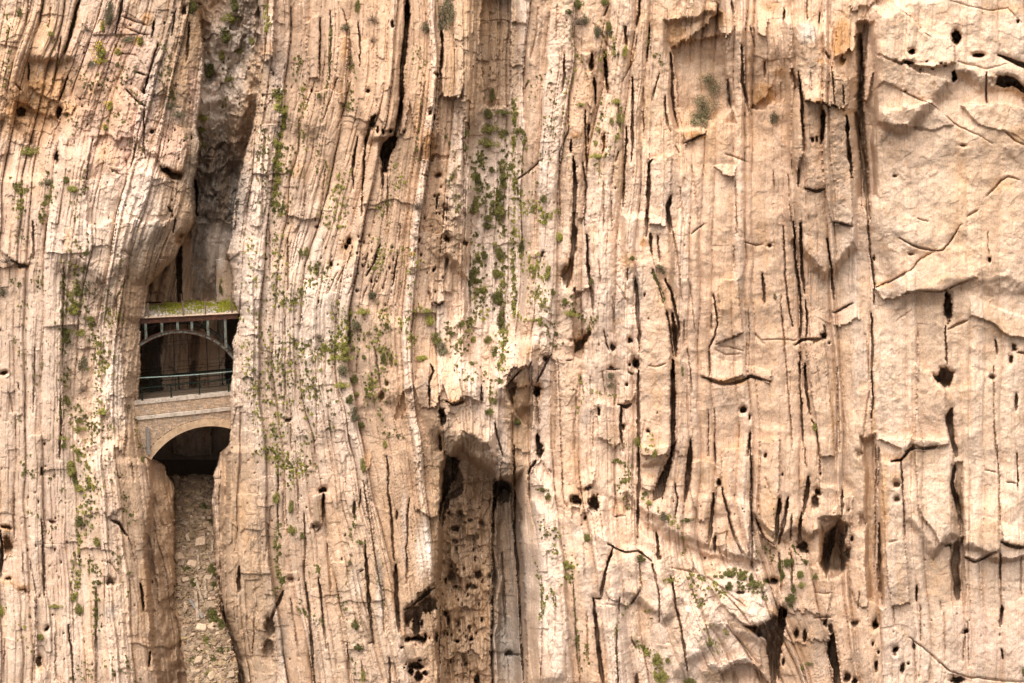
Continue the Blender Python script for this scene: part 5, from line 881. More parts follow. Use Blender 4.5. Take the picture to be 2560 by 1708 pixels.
# ------------------------------------------------------------------ scree of fallen rock in the gap
def xlr(v): return np.interp(v, [a[0] for a in GL], [a[1] for a in GL]), np.interp(v, [a[0] for a in GRT], [a[1] for a in GRT])
mb = MB()
for _ in range(3800):
    v = 1190 + 540 * rnd() ** .9; x0, x1 = xlr(v); u = uni(x0 + 5, x1 - 5); r = (.08 + .25 * rnd() ** 2.4) * (1.25 if v < 1420 else 1)
    p = surf(u, v, uni(0, .16)); R = rotm(); t = uni(.6, 1.15); mb.box([p + R @ q for q in rockverts(r, .6)], (t, t * uni(.95, 1.02), t * uni(.85, 1.05)))
o = mb.build('scree', M['gravel'], None); tag(o, 'broken pale rock chips filling the gap below the stone arch', 'scree', kind='stuff')
protos = []
for i in range(8):
    me = bpy.data.meshes.new('fallen_rock'); b = MB(); b.box(rockverts(1.0, .42, .5)); 
    # extra facets: bevel one ring
    me.from_pydata([tuple(p) for p in b.v], [], b.f); me.materials.append(M['rock'])
    import bmesh
    bm = bmesh.new(); bm.from_mesh(me); bmesh.ops.bevel(bm, geom=list(bm.edges), offset=.10, segments=1, affect='EDGES', profile=.5)
    bmesh.ops.subdivide_edges(bm, edges=list(bm.edges), cuts=1)
    for q in bm.verts: q.co += Vector((uni(-.03, .03), uni(-.03, .03), uni(-.025, .025)))
    bm.to_mesh(me); bm.free(); protos.append(me)
def rockthing(c, x, y, r, lab, group=None, flat=.9, rz=None):
    u, v = P(c, x, y); o = bpy.data.objects.new('fallen_rock', random.choice(protos)); COL.objects.link(o)
    s = 1.6 * r / CROP[c][2] / 32; o.location = surf(u, v, s * .35 + .12); o.scale = (s, s * uni(.7, 1), s * uni(.8, 1.2)); o.rotation_euler = (.95 + uni(-.35, .3), uni(-.35, .35), rz if rz is not None else uni(0, 6.28)); tag(o, lab, 'rock', group); return o
for a in [('d2', 1010, 1260, 66, 'broad flat block lying in the shade just below the cave mouth under the stone arch'), ('d3', 245, 45, 46, 'squarish tan block high in the scree, below the shaded cave mouth'), ('d3', 395, 205, 66, 'wide flat slab in the middle of the upper scree, above the stub of timber'),
          ('d3', 185, 345, 44, 'rounded slab against the left wall, halfway up the scree'), ('d3', 410, 340, 36, 'tall pale slab leaning beside the upper timber stub'), ('d3', 310, 420, 50, 'clean edged pale block left of the upper timber stub'), ('d3', 210, 415, 46, 'long pale slab left of the clean edged block'),
          ('d3', 455, 428, 28, 'round pale stone above the dark shrubs on the right of the scree'), ('d3', 400, 540, 28, 'small bright cube of stone between the crossing timbers'), ('d3', 455, 550, 30, 'grey white stone right of the small bright cube'), ('d3', 240, 855, 40, 'pale boulder left of the long upright timber'), ('d3', 290, 890, 20, 'small round stone just right of the pale boulder'),
          ('d3', 485, 815, 42, 'pale slab right of the lower timbers'), ('d3', 400, 1030, 54, 'smooth curved block at the foot of the long upright timber'), ('d3', 485, 1010, 44, 'flat white slab right of the smooth curved block'), ('d3', 495, 1055, 40, 'tilted slab under the flat white slab'), ('d3', 335, 1470, 60, 'long pale slab low in the scree at the bottom of the picture'),
          ('d3', 370, 1350, 38, 'pale block above the long slab low in the scree'), ('d3', 490, 1500, 38, 'narrow slab right of the long slab low in the scree'), ('d3', 690, 1480, 40, 'block against the right wall near the bottom of the scree'), ('d3', 630, 1320, 34, 'grey block against the right wall of the lower scree'), ('d3', 250, 570, 40, 'slab in the left half of the scree beside the dark plant'),
          ('d3', 490, 90, 44, 'flat slab by the right wall, high in the scree'), ('d3', 270, 165, 34, 'tan block left of the wide flat slab'), ('d3', 510, 130, 40, 'dark edged slab under the right wall, high in the scree')]: rockthing(*a)
for _ in range(70):
    v = uni(1270, 1700); x0, x1 = xlr(v); u = uni(x0 + 6, x1 - 6)
    rockthing('S', u, v, uni(3.2, 6.5), 'small angular stone lying loose among the rock chips of the scree', 'small stones in the scree')
def plank(c, x0, y0, x1, y1, w, lab, m='wood', nm='timber'):
    p = surf(*P(c, x0, y0), .36); q = surf(*P(c, x1, y1), .34); d = (q - p).normalized(); w = w / CROP[c][2] / 32 / 2; sd = d.cross(Vector((0, -1, .5))).normalized(); up = sd.cross(d).normalized(); mb = MB(); n = 5; vs = []
    for i in range(n + 1):
        t = p + (q - p) * i / n
        for a, b in ((-1, -.6), (1, -.6), (1, .6), (-1, .6)): vs.append(t + sd * w * a * uni(.88, 1.08) + up * w * b * uni(.9, 1.05))
    fs = [(i * 4 + j, i * 4 + (j + 1) % 4, i * 4 + 4 + (j + 1) % 4, i * 4 + 4 + j) for i in range(n) for j in range(4)] + [(3, 2, 1, 0), tuple(n * 4 + j for j in range(4))]
    mb.add(vs, fs); o = mb.build(nm, M[m], None, p); tag(o, lab, 'timber')
plank('d3', 358, 285, 376, 475, 22, 'short dark stub of timber standing in the upper scree'); plank('d3', 505, 190, 498, 308, 22, 'pale board leaning against the right wall of the upper scree')
plank('d3', 335, 545, 412, 792, 24, 'long slanting timber in the middle of the scree'); plank('d3', 430, 560, 440, 752, 28, 'pale upright timber right of the long slanting one'); plank('d3', 342, 690, 366, 965, 32, 'long upright timber above the smooth curved block')
plank('d3', 288, 765, 412, 938, 30, 'grey beam crossing beneath the long upright timber', 'wpost'); plank('d3', 455, 320, 500, 420, 16, 'thin stick beside the tall pale slab'); plank('d3', 507, 488, 490, 560, 14, 'thin stick among the dark shrubs on the right of the scree')
# ------------------------------------------------------------------ plants
def bushmesh(n, size, seed, core=.55, ez=1.0, sp=1.0):
    r = random.Random(seed); vs = []; fs = []
    lobes = [(Vector((r.gauss(0, .42), r.gauss(0, .32), r.gauss(0, .42))) * sp, r.uniform(.35, .62)) for _ in range(9)]
    for i in range(n):
        c, rad = r.choice(lobes); d = Vector((r.gauss(0, 1), r.gauss(0, 1), r.gauss(0, 1))).normalized(); p = c + d * rad * r.uniform(core, 1) ; p.z *= ez
        a = Vector((r.gauss(0, 1), r.gauss(0, 1), r.gauss(0, 1))).normalized(); b = a.cross(d + Vector((.1, .2, .3))).normalized(); s = size * r.uniform(.6, 1.4); k = len(vs)
        vs += [p - a * s, p - b * s * .55, p + a * s, p + b * s * .55]; fs.append((k, k + 1, k + 2, k + 3))
    return vs, fs
def twigmesh(n, seed, r0=.03, spread=1.0):
    r = random.Random(seed); mb = MB()
    for i in range(n):
        d = Vector((r.gauss(0, .7) * spread, r.gauss(-.3, .4), r.uniform(.0, 1))).normalized(); p = Vector((r.gauss(0, .08), 0, -.5)); pts = [p]
        for k in range(5): d = (d + Vector((r.gauss(0, .3), r.gauss(0, .2), r.gauss(0, .25)))).normalized(); p = p + d * r.uniform(.2, .36); pts.append(p)
        mb.tube(pts, [r0 * (1 - k / 7) for k in range(6)], 3)
    return mb
FOL = {}
def folmesh(kind, i, big):
    key = (kind, i, big)
    if key not in FOL:
        n, s = (1500, .085) if big else (300, .17)
        if kind == 'o': n = int(n * .55)
        vs, fs = bushmesh(n, s, i * 7 + (90 if big else 0)); me = bpy.data.meshes.new('foliage'); me.from_pydata([tuple(v) for v in vs], [], fs); me.materials.append(LM[kind if kind in LM else 'g']); FOL[key] = me
    return FOL[key]
TW = [twigmesh(46, 3), twigmesh(46, 8), twigmesh(14, 9, .035, .8)]
twm = []
for i, t in enumerate(TW):
    o = t.build('stems', M['twig']); twm.append(o.data); bpy.data.objects.remove(o)
FLM = []
for i in range(2):
    vs, fs = bushmesh(170, .10, 400 + i, .8); me = bpy.data.meshes.new('flowers'); me.from_pydata([tuple(v * 1.04 - Vector((0, .12, -.06))) for v in vs], [], fs); me.materials.append(M['flower']); FLM.append(me)
def put(name, me, loc, sc_, rz=0, parent=None):
    o = bpy.data.objects.new(name, me); COL.objects.link(o); o.location = loc; o.scale = sc_ if hasattr(sc_, '__len__') else (sc_,) * 3; o.rotation_euler = (0, rz * .4, 0); o.parent = parent; return o
def surfn(u, v, off):
    'surface point, taken near the front of the small neighbourhood'
    i = int(np.searchsorted(UA, u)); j = int(np.searchsorted(VA, v)); w_ = TD[max(j - 3, 0):j + 4, max(i - 3, 0):i + 4]
    return CAM + ray(u, v) * (float(np.percentile(w_, 35)) - off)
def bigplant(c, x, y, rx, ry, kind, lab, cat='bush', name='bush'):
    "bush with foliage, stems and, where it blooms, flowers"
    u, v = P(c, x, y); s = 1 / CROP[c][2] / 32; rx *= 1.0; ry *= 1.0; e = empty(name, surfn(u, v, .05)); tag(e, lab, cat); sx, sz = rx * s, ry * s; m = min(sx, sz)
    fk = 'g' if kind == 'f' else kind
    if kind == 't': put('stems', random.choice(twm[:2]), (0, -m * .3, 0), (sx * .95, m, sz * 1.0), 0, e)
    else:
        put('foliage', folmesh(fk, random.randrange(4), True), (0, -m * .45, 0), (sx, m * .9, sz), uni(-.5, .5), e); put('stems', twm[2], (0, -m * .3, -.05 * sz), (sx * .8, m, sz), 0, e)
        if kind == 'f': put('flowers', random.choice(FLM), (0, -m * .5, 0), (sx, m * .9, sz), uni(-.5, .5), e)
    return e
for a in [('a0', 745, 85, 42, 88, 'o', 'tall grey-green bush at the top edge left of the gap'), ('a0', 602, 190, 36, 50, 't', 'bare grey twiggy bush left of the yellow flowering bushes'), ('a0', 690, 350, 46, 52, 'f', 'large dark bush topped with yellow flowers high on the left cliff'), ('a0', 810, 358, 28, 24, 'f', 'round yellow flowering bush right of the large dark one'),
 ('a0', 965, 290, 26, 34, 'f', 'yellow flowering bush nearest the gap, high on the left cliff'), ('a0', 705, 180, 18, 38, 'f', 'narrow yellow flowering plant directly under the tall grey-green bush'), ('a0', 690, 422, 34, 22, 'f', 'low yellow flowering plant just under the large dark bush'), ('a0', 722, 872, 24, 20, 'f', 'lone yellow flowering cushion halfway down the left cliff'), ('a0', 755, 725, 28, 32, 'f', 'sparse yellow flowering plant above the lone yellow cushion'),
 ('a0', 620, 435, 26, 20, 'o', 'small grey bush tucked left below the large dark flowering bush'), ('a0', 1165, 728, 34, 34, 'o', 'blue-grey round bush on the rim of the pinkish buttress'), ('a0', 1230, 790, 34, 30, 'o', 'wispy grey plant right below the blue-grey round bush'), ('a0', 205, 1045, 46, 46, 'g', 'ragged green bush with bare roots left on the left cliff'), ('a0', 245, 1000, 36, 40, 't', 'dead branches sticking out above the ragged green bush'),
 ('a0', 325, 1252, 46, 34, 'o', 'grey low bush on a ledge of the left cliff'), ('a0', 450, 1235, 34, 24, 'd', 'dark green cushion right of the grey low bush'), ('a0', 500, 1305, 48, 30, 'g', 'wide olive cushion plant below the dark green cushion'), ('a0', 1400, 812, 32, 36, 'y', 'bright green bush at the left foot of the white ramp in the gap'), ('a0', 1325, 55, 46, 60, 'd', 'dark shaggy bush at the top edge beside the gap'),
 ('a0', 1605, 30, 40, 50, 'd', 'topmost dark bush in the gap, at the top edge'), ('a0', 1590, 130, 50, 46, 'g', 'spreading green bush under the topmost one in the gap'), ('a0', 1545, 235, 56, 56, 'd', 'largest dark green bush hanging in the gap'), ('a0', 1520, 375, 32, 36, 'g', 'green bush between the two big dark ones in the gap'), ('a0', 1435, 480, 50, 52, 'd', 'big dark bush in the gap above the violet rock'), ('a0', 1570, 550, 36, 22, 'g', 'flat green plant on the white ramp in the gap'),
 ('a0', 1640, 352, 34, 16, 'g', 'low green plant across the upper white ramp'), ('a0', 1728, 280, 26, 26, 'g', 'green tuft on the right rim of the gap'), ('a0', 1385, 895, 34, 24, 'y', 'light green tuft below the bright green bush in the gap'), ('a0', 500, 140, 18, 46, 'd', 'tall narrow dark plant in a crack at the top left'), ('a0', 132, 82, 18, 32, 'd', 'dark plant in a crack near the top left corner'), ('a0', 345, 230, 28, 16, 'g', 'low green plant between the top left cracks'),
 ('a0', 870, 270, 56, 20, 'o', 'flat olive mat left of the yellow bush nearest the gap'),
 ('a1', 1300, 80, 60, 110, 'o', 'big grey-olive bush on top of the brown pillar'), ('a1', 805, 115, 42, 60, 't', 'dry reddish grey bush at the top right of the small olive bush'), ('a1', 800, 265, 26, 46, 't', 'thin dead bush below the dry reddish grey one'), ('a1', 620, 190, 32, 32, 'o', 'small olive bush on a broken block near the top'), ('a1', 695, 35, 20, 46, 'g', 'narrow green plant at the top edge above the dry bushes'), ('a1', 1180, 190, 34, 50, 'o', 'thin grey-green sprigs on the pale pillar right of the black crack'),
 ('a1', 1112, 1395, 62, 80, 't', 'large dry thorn bush below the brown pillars'), ('a1', 430, 655, 18, 18, 'd', 'round dark cushion on the folded beds right of the gap'), ('a1', 1620, 650, 26, 50, 'd', 'dark hanging plant at the head of the green gully'), ('a1', 1590, 780, 40, 36, 'd', 'dark bush at the left top of the green gully'), ('a1', 1700, 775, 44, 26, 'd', 'flat dark bush at the right top of the green gully'), ('a1', 1600, 890, 40, 50, 'g', 'tall green bush in the upper green gully'),
 ('a1', 1590, 985, 56, 44, 'g', 'widest green bush in the green gully'), ('a1', 1440, 920, 18, 50, 'd', 'dark narrow plant under the second brown pillar'), ('a1', 1440, 1020, 16, 36, 'd', 'lower dark narrow plant under the second brown pillar'), ('a1', 1615, 1163, 28, 22, 'd', 'round dark cushion alone on the gully gravel'), ('a1', 1700, 1230, 34, 60, 'd', 'tall dark bush right in the green gully'), ('a1', 1520, 1240, 36, 50, 'd', 'dark bush left in the green gully'), ('a1', 1690, 1460, 40, 60, 'g', 'long green bush low in the green gully'), ('a1', 1590, 1500, 44, 24, 'd', 'flat dark bush low in the green gully'),
 ('a1', 1500, 1400, 36, 60, 'g', 'long green bush along the left side of the lower gully'), ('a2', 455, 135, 64, 66, 't', 'wide dry bush at the top of the middle cliff'), ('a2', 500, 140, 26, 50, 'o', 'olive sprigs right inside the wide dry bush'), ('a2', 395, 82, 22, 22, 'd', 'dark round plant left above the wide dry bush'), ('a2', 455, 30, 26, 44, 'd', 'dark plant at the top edge above the wide dry bush'), ('a2', 640, 22, 36, 26, 'd', 'dark plant at the top edge right of the wide dry bush'), ('a2', 590, 225, 34, 50, 'o', 'slanting grey-olive bush under the wide dry one'),
 ('a2', 665, 190, 22, 46, 'g', 'hanging light green plant right of the slanting grey-olive bush'), ('a2', 775, 345, 18, 40, 'y', 'bright green plant in a narrow black crack'), ('a2', 1795, 800, 32, 44, 'o', 'blue-grey bush on the peach wall left of the tower rock'), ('a2', 470, 720, 26, 18, 'g', 'green tuft left beside the long black slot'), ('a2', 715, 700, 22, 30, 'y', 'light green plant at the head of the pale rib'), ('a2', 735, 830, 24, 46, 'g', 'green plant along the pale rib'), ('a2', 680, 830, 20, 26, 'g', 'small green plant left of the one along the pale rib'),
 ('a2', 580, 1075, 40, 24, 'y', 'light green mat below the pale rib'), ('a2', 212, 1362, 24, 28, 'd', 'round dark bush on the white beds right of the gully'),
 ('b2', 328, 95, 28, 42, 'y', 'yellow-green bush left of the long black slot'), ('b2', 832, 237, 20, 22, 'd', 'dark cushion under the small orange overhang'), ('b2', 1015, 297, 34, 24, 'o', 'grey-green bush between the two tall slabs'), ('b2', 1040, 330, 20, 18, 'o', 'smaller grey-green bush right below the one between the tall slabs'), ('b2', 1805, 497, 16, 24, 'o', 'blue-grey tuft alone on the smooth peach wall'), ('b2', 682, 1045, 30, 32, 'o', 'grey-green bush in the notch left of the tall slab'), ('b2', 675, 1107, 34, 20, 'o', 'low grey-green mat under the bush in the notch'),
 ('b2', 355, 528, 28, 24, 'd', 'dark bush at the right end of the white beds'), ('b2', 405, 620, 36, 30, 'y', 'light green bush hanging under the dark one at the end of the white beds'), ('b2', 278, 465, 24, 26, 'd', 'round dark bush left of the pair ending the white beds'), ('b2', 548, 400, 16, 30, 'd', 'dark plant filling the foot of the second black slot'), ('b2', 65, 150, 28, 46, 'd', 'dark hanging bush on the right rim of the gully'), ('b2', 240, 330, 26, 56, 'y', 'yellow-green bush trailing down the white beds'), ('b2', 40, 1365, 28, 28, 'd', 'dark round bush under the folded brown overhang'),
 ('b2', 860, 1500, 28, 40, 'g', 'green plant at the foot of the tall slab crack'), ('b2', 303, 757, 18, 22, 'd', 'dark round tuft on the crest above the folded overhang'), ('b3', 372, 1392, 28, 28, 'g', 'lone green tuft in a crack of the right face'),
 ('b0', 460, 745, 34, 40, 'd', 'upper of the two dark bushes joined in the left crevice'), ('b0', 458, 790, 28, 30, 'd', 'lower of the two dark bushes joined in the left crevice'), ('b0', 548, 742, 38, 26, 'g', 'green bush right of the joined dark bushes'), ('b0', 575, 1130, 40, 46, 't', 'dry bush in the hollow left of the bridges'), ('b0', 468, 1225, 26, 50, 'g', 'tall green bush in the crevice left of the stone bridge'), ('b0', 500, 580, 44, 36, 'y', 'light green bush at the head of the grassy hollow'), ('b0', 565, 950, 40, 50, 'o', 'olive bush around a boulder in the grassy hollow'),
 ('b0', 435, 1475, 30, 26, 'g', 'upper green bush low in the left crevice'), ('b0', 435, 1520, 26, 20, 'd', 'lower dark bush low in the left crevice'), ('b0', 540, 1408, 26, 26, 'g', 'round green bush in the lower left hollow'), ('b0', 620, 655, 36, 26, 'g', 'green bush right in the grassy hollow'), ('b0', 20, 470, 26, 44, 'o', 'grey plant at the left edge of the picture'), ('b0', 50, 235, 50, 60, 't', 'pale bare branches at the left edge of the picture'), ('b0', 535, 465, 32, 26, 'd', 'dark bush in the upper hollow of the left cliff'),
 ('b0', 700, 1285, 36, 24, 'y', 'light green bush near the right rim of the lower hollow'), ('b0', 1410, 1257, 26, 9, 'g', 'small weed on the string course of the stone bridge'), ('b0', 1520, 455, 14, 40, 'd', 'dark plant hanging beside the iron bridge on the right'),
 ('b1', 735, 605, 34, 36, 'y', 'light green bush in the middle of the white beds'), ('b1', 690, 700, 34, 44, 'o', 'olive bush below the light green one on the white beds'), ('b1', 600, 850, 46, 50, 'y', 'wide light green thicket on the white beds'), ('b1', 610, 920, 44, 40, 'g', 'green thicket right below the wide light green one'), ('b1', 600, 1010, 48, 50, 'o', 'grey-green thicket in the slanting trough'), ('b1', 670, 1060, 30, 30, 'd', 'dark bush right of the grey-green thicket'), ('b1', 590, 1110, 40, 34, 'y', 'light green thicket low in the slanting trough'),
 ('b1', 640, 1200, 30, 34, 'd', 'dark bush below the slanting trough'), ('b1', 670, 1300, 46, 60, 'o', 'ragged bush with dry stems in the lower trough'), ('b1', 720, 1385, 36, 30, 'd', 'dark bush at the bottom of the lower trough'), ('b1', 690, 1172, 26, 20, 'g', 'round green bush right of the slanting trough'), ('b1', 742, 918, 20, 22, 'd', 'round dark bush between two tan slabs'), ('b1', 872, 915, 22, 34, 'd', 'dark bush right of the tan slabs'), ('b1', 882, 1510, 22, 30, 'g', 'green bush hanging alone below the tan cliff'), ('b1', 1230, 780, 50, 46, 'g', 'big green bush on the slanting white shelf'), ('b1', 1270, 850, 60, 50, 'o', 'widest grey-green bush on the slanting white shelf'),
 ('b1', 1195, 670, 36, 50, 'y', 'light green bush climbing the slanting white shelf'), ('b1', 1140, 925, 50, 26, 'y', 'low green mat under the slanting white shelf'), ('b1', 1180, 600, 26, 30, 'g', 'green bush at the head of the slanting white shelf'), ('b1', 1640, 870, 60, 40, 'd', 'broad dark bush crossing the lower gully'), ('b1', 1485, 960, 28, 22, 'd', 'dark bush at the left foot of the gully'), ('b1', 1675, 1080, 28, 30, 'd', 'dark bush at the right foot of the gully'), ('b1', 1650, 500, 60, 44, 'd', 'largest dark bush of the lower gully'), ('b1', 1675, 650, 36, 50, 'd', 'dark bush under the largest of the lower gully'),
 ('b1', 1480, 350, 32, 70, 'd', 'tall dark bush on the left side of the gully'), ('b1', 1675, 210, 36, 60, 'd', 'tall dark bush on the right side of the gully'), ('b1', 1655, 345, 34, 44, 'g', 'green bush below the tall dark right one of the gully'), ('b1', 1590, 15, 44, 30, 'd', 'dark bush crossing the middle of the gully'), ('b1', 1565, 210, 34, 30, 'd', 'dark bush in the centre of the gully'), ('b1', 1590, 790, 34, 26, 'g', 'green bush above the broad dark one of the lower gully'), ('b1', 305, 190, 20, 26, 'd', 'dark bush on the beds right of the iron bridge'), ('b1', 345, 185, 18, 34, 'g', 'green bush touching the dark one right of the iron bridge'),
 ('b1', 1412, 680, 26, 26, 'd', 'dark round bush between the brown rib and the gully'), ('b1', 800, 495, 34, 36, 'o', 'pale olive plant above the white beds'), ('b1', 430, 765, 40, 40, 't', 'bare dark branches sticking out of the white beds'), ('b1', 300, 680, 50, 26, 't', 'thin bare twigs above the bare dark branches'), ('b1', 1790, 1360, 30, 26, 'd', 'dark bush under the brown folded hollow'), ('b1', 1600, 1285, 36, 24, 'd', 'dark bush on the ledge left of the brown hollow'),
 ('c0', 470, 130, 44, 60, 'g', 'long green bush high in the lower left crevice'), ('c0', 500, 215, 30, 40, 'd', 'dark bush below the long green one in the lower left crevice'), ('c0', 520, 265, 44, 26, 'g', 'wide green bush in the lower left crevice'), ('c0', 525, 480, 40, 40, 'd', 'dark bush midway down the lower left crevice'), ('c0', 640, 620, 34, 34, 'g', 'sparse green bush right of the lower left crevice'), ('c0', 950, 82, 16, 36, 'g', 'green bush clinging beside the stone arch'), ('c0', 658, 895, 30, 20, 'd', 'dark bush on the small overhang of the lower left cliff'),
 ('c0', 1240, 808, 46, 26, 'd', 'dark plant among the pale slabs of the scree'), ('c0', 1285, 890, 32, 36, 'd', 'dark plant left of the slanting timber in the scree'), ('c0', 1425, 820, 36, 70, 'd', 'tall dark shrub against the right wall of the scree'), ('c0', 1420, 920, 32, 46, 'd', 'lower dark shrub against the right wall of the scree'), ('c0', 1410, 1110, 60, 56, 'd', 'largest dark bush in the scree'), ('c0', 1470, 1170, 40, 44, 'd', 'dark bush right below the largest one in the scree'), ('c0', 1370, 1275, 32, 34, 'g', 'green bush in the lower scree'), ('c0', 1485, 1345, 34, 34, 'd', 'dark bush by the right wall of the lower scree'),
 ('c0', 1412, 1395, 30, 28, 'd', 'round dark bush low in the scree'), ('c0', 1275, 1415, 34, 28, 'd', 'dark bush by the left wall of the lower scree'), ('c0', 1360, 390, 34, 40, 'd', 'dark plant near the cave mouth under the arch'), ('c0', 1405, 480, 30, 24, 'd', 'dark plant by the right wall near the cave mouth'), ('c0', 1390, 1500, 40, 26, 'g', 'green weeds at the bottom of the scree'), ('c0', 530, 1080, 24, 60, 'g', 'long green bush in a crack at the lower left'), ('c0', 10, 1090, 16, 70, 'y', 'yellow-green plant at the lower left edge'), ('c0', 368, 1055, 38, 20, 'g', 'green plant on a ledge of the lower left face'), ('c0', 268, 1255, 30, 22, 'y', 'light green tuft low on the lower left face'),
 ('c1', 708, 110, 26, 56, 'g', 'green bush left of the small tan block'), ('c1', 230, 385, 24, 50, 'g', 'long green plant among the white beds low right of the gap'), ('c1', 240, 550, 24, 50, 'y', 'yellow-green plant below the long green one'), ('c1', 130, 325, 26, 40, 'g', 'green plant left of the long one among the white beds'), ('c1', 305, 580, 20, 26, 'd', 'dark tuft right of the yellow-green plant'), ('c1', 665, 1180, 24, 50, 'd', 'dark plant in the slanting lower crack'), ('c1', 685, 1330, 24, 40, 'd', 'dark plant further down the slanting lower crack'), ('c1', 695, 628, 26, 22, 'd', 'dark cushion on top of the slanting pale slab'), ('c1', 712, 1510, 16, 50, 'g', 'green plant at the bottom of the slanting lower crack'),
 ('c2', 850, 730, 44, 26, 'd', 'dark wide bush on top of the rounded pale slab'), ('c2', 1000, 448, 42, 34, 'o', 'grey-green bush under the black slot'), ('c2', 1165, 480, 34, 20, 'd', 'low dark bush right of the grey-green one under the black slot'), ('c2', 1440, 840, 44, 28, 'd', 'left dark bush along the right ledge'), ('c2', 1520, 845, 46, 34, 'g', 'middle bush along the right ledge'), ('c2', 1440, 915, 30, 30, 'd', 'round dark bush just under the right ledge'), ('c2', 1620, 905, 46, 34, 'd', 'dark bush at the right end of the right ledge'), ('c2', 1590, 865, 18, 40, 'd', 'upright dark plant at the foot of the long crack'),
 ('c2', 960, 1400, 36, 46, 'g', 'green bush in the slanting crack below the peach slab'), ('c2', 1032, 1412, 24, 20, 'g', 'small green bush right of the one in the slanting crack'), ('c2', 990, 1510, 50, 44, 'g', 'green bush near the bottom below the peach slab'), ('c2', 1180, 1548, 44, 24, 'd', 'dark bush at the bottom edge below the white shelf'), ('c2', 500, 600, 28, 40, 'g', 'green plant under the twin black holes'), ('c2', 355, 775, 40, 30, 'g', 'green plant on the white slope below the folded gully'), ('c2', 200, 278, 34, 20, 'd', 'dark green plant on the white slope near the black hole'), ('c2', 235, 320, 24, 24, 'd', 'dark green plant just under the one near the black hole'),
 ('c2', 1318, 1300, 18, 44, 'g', 'narrow green plant in a crack of the white shelf'), ('c2', 948, 30, 18, 30, 'g', 'green plant in a crack of the big tan slab'), ('c2', 880, 300, 22, 16, 'd', 'small dark plant left of the dark cleft'), ('c2', 912, 365, 14, 26, 'y', 'yellow-green plant left under the dark cleft'), ('c2', 432, 1268, 16, 24, 'd', 'dark tuft in a crack near the bottom'),
 ('c3', 178, 770, 28, 44, 'd', 'dark bush among the hanging fins'), ('c3', 210, 755, 20, 24, 'd', 'small dark bush right among the hanging fins'), ('c3', 265, 845, 28, 36, 'd', 'dark bush left of the lone round tuft'), ('c3', 364, 852, 20, 22, 'd', 'lone round dark tuft on the orange block'), ('c3', 276, 915, 20, 32, 'g', 'green tuft below the one left of the lone round tuft'), ('c3', 217, 935, 22, 34, 'd', 'dark bush below the hanging fins'), ('c3', 195, 995, 44, 30, 'd', 'wide dark bush above the lower black cave'), ('c3', 130, 770, 18, 36, 'd', 'dark plant left among the hanging fins'), ('c3', 145, 840, 12, 50, 'd', 'narrow dark plant in the crack left of the fins'),
 ('c3', 205, 1052, 18, 16, 'd', 'little dark tuft under the wide dark bush'), ('c3', 325, 1438, 22, 16, 'd', 'dark tuft on the lowest orange block'), ('c3', 278, 1470, 14, 26, 'g', 'green tuft left of the dark one on the lowest orange block'), ('c3', 1752, 1490, 14, 30, 'd', 'dark plant at the bottom right edge')]:
    bigplant(*a)
# olive-like shrub with a visible trunk on the right ledge
e = empty('shrub', surf(*P('a2', 1335, 870), .1)); tag(e, 'tall wispy grey-green shrub growing from a ledge on the smooth peach panel', 'shrub')
def lp(x, y, d=.7): return surf(*P('a2', x, y), d) 
mb = MB()
for pts in [(1335, 875, 1345, 820, 1370, 770, 1390, 720, 1385, 660, 1350, 600, 1345, 540), (1345, 820, 1300, 790, 1270, 760, 1290, 700), (1370, 770, 1400, 740, 1420, 690, 1430, 640, 1410, 590), (1385, 660, 1420, 640, 1435, 570), (1350, 600, 1380, 550, 1385, 520), (1335, 875, 1290, 850, 1250, 840), (1345, 820, 1320, 740, 1310, 680), (1390, 720, 1440, 720, 1460, 740)]:
    n = len(pts) // 2; mb.tube([lp(pts[2 * i], pts[2 * i + 1], .35 + .08 * i) for i in range(n)], [max(.035 * (1 - i / n), .01) for i in range(n)], 4)
mb.build('branches', M['twig'], e)
mb = MB()
for (x, y, rx, ry, n_) in [(1350, 545, 50, 36, 420), (1380, 620, 46, 60, 260), (1300, 700, 50, 40, 420), (1330, 760, 46, 44, 480), (1280, 810, 48, 46, 620), (1320, 830, 36, 30, 300), (1410, 600, 36, 50, 130), (1250, 840, 30, 20, 200), (1400, 720, 40, 40, 90)]:
    for _ in range(n_):
        p = lp(x + random.gauss(0, .55) * rx, y + random.gauss(0, .55) * ry, .45 + uni(-.2, .3)); a = Vector((random.gauss(0, 1), random.gauss(0, 1), random.gauss(0, 1))).normalized(); b = a.orthogonal().normalized(); s = uni(.02, .045)
        mb.add([p - a * s * 1.6, p - b * s, p + a * s * 1.6, p + b * s], [(0, 1, 2, 3)])
mb.build('foliage', LM['o'], e)
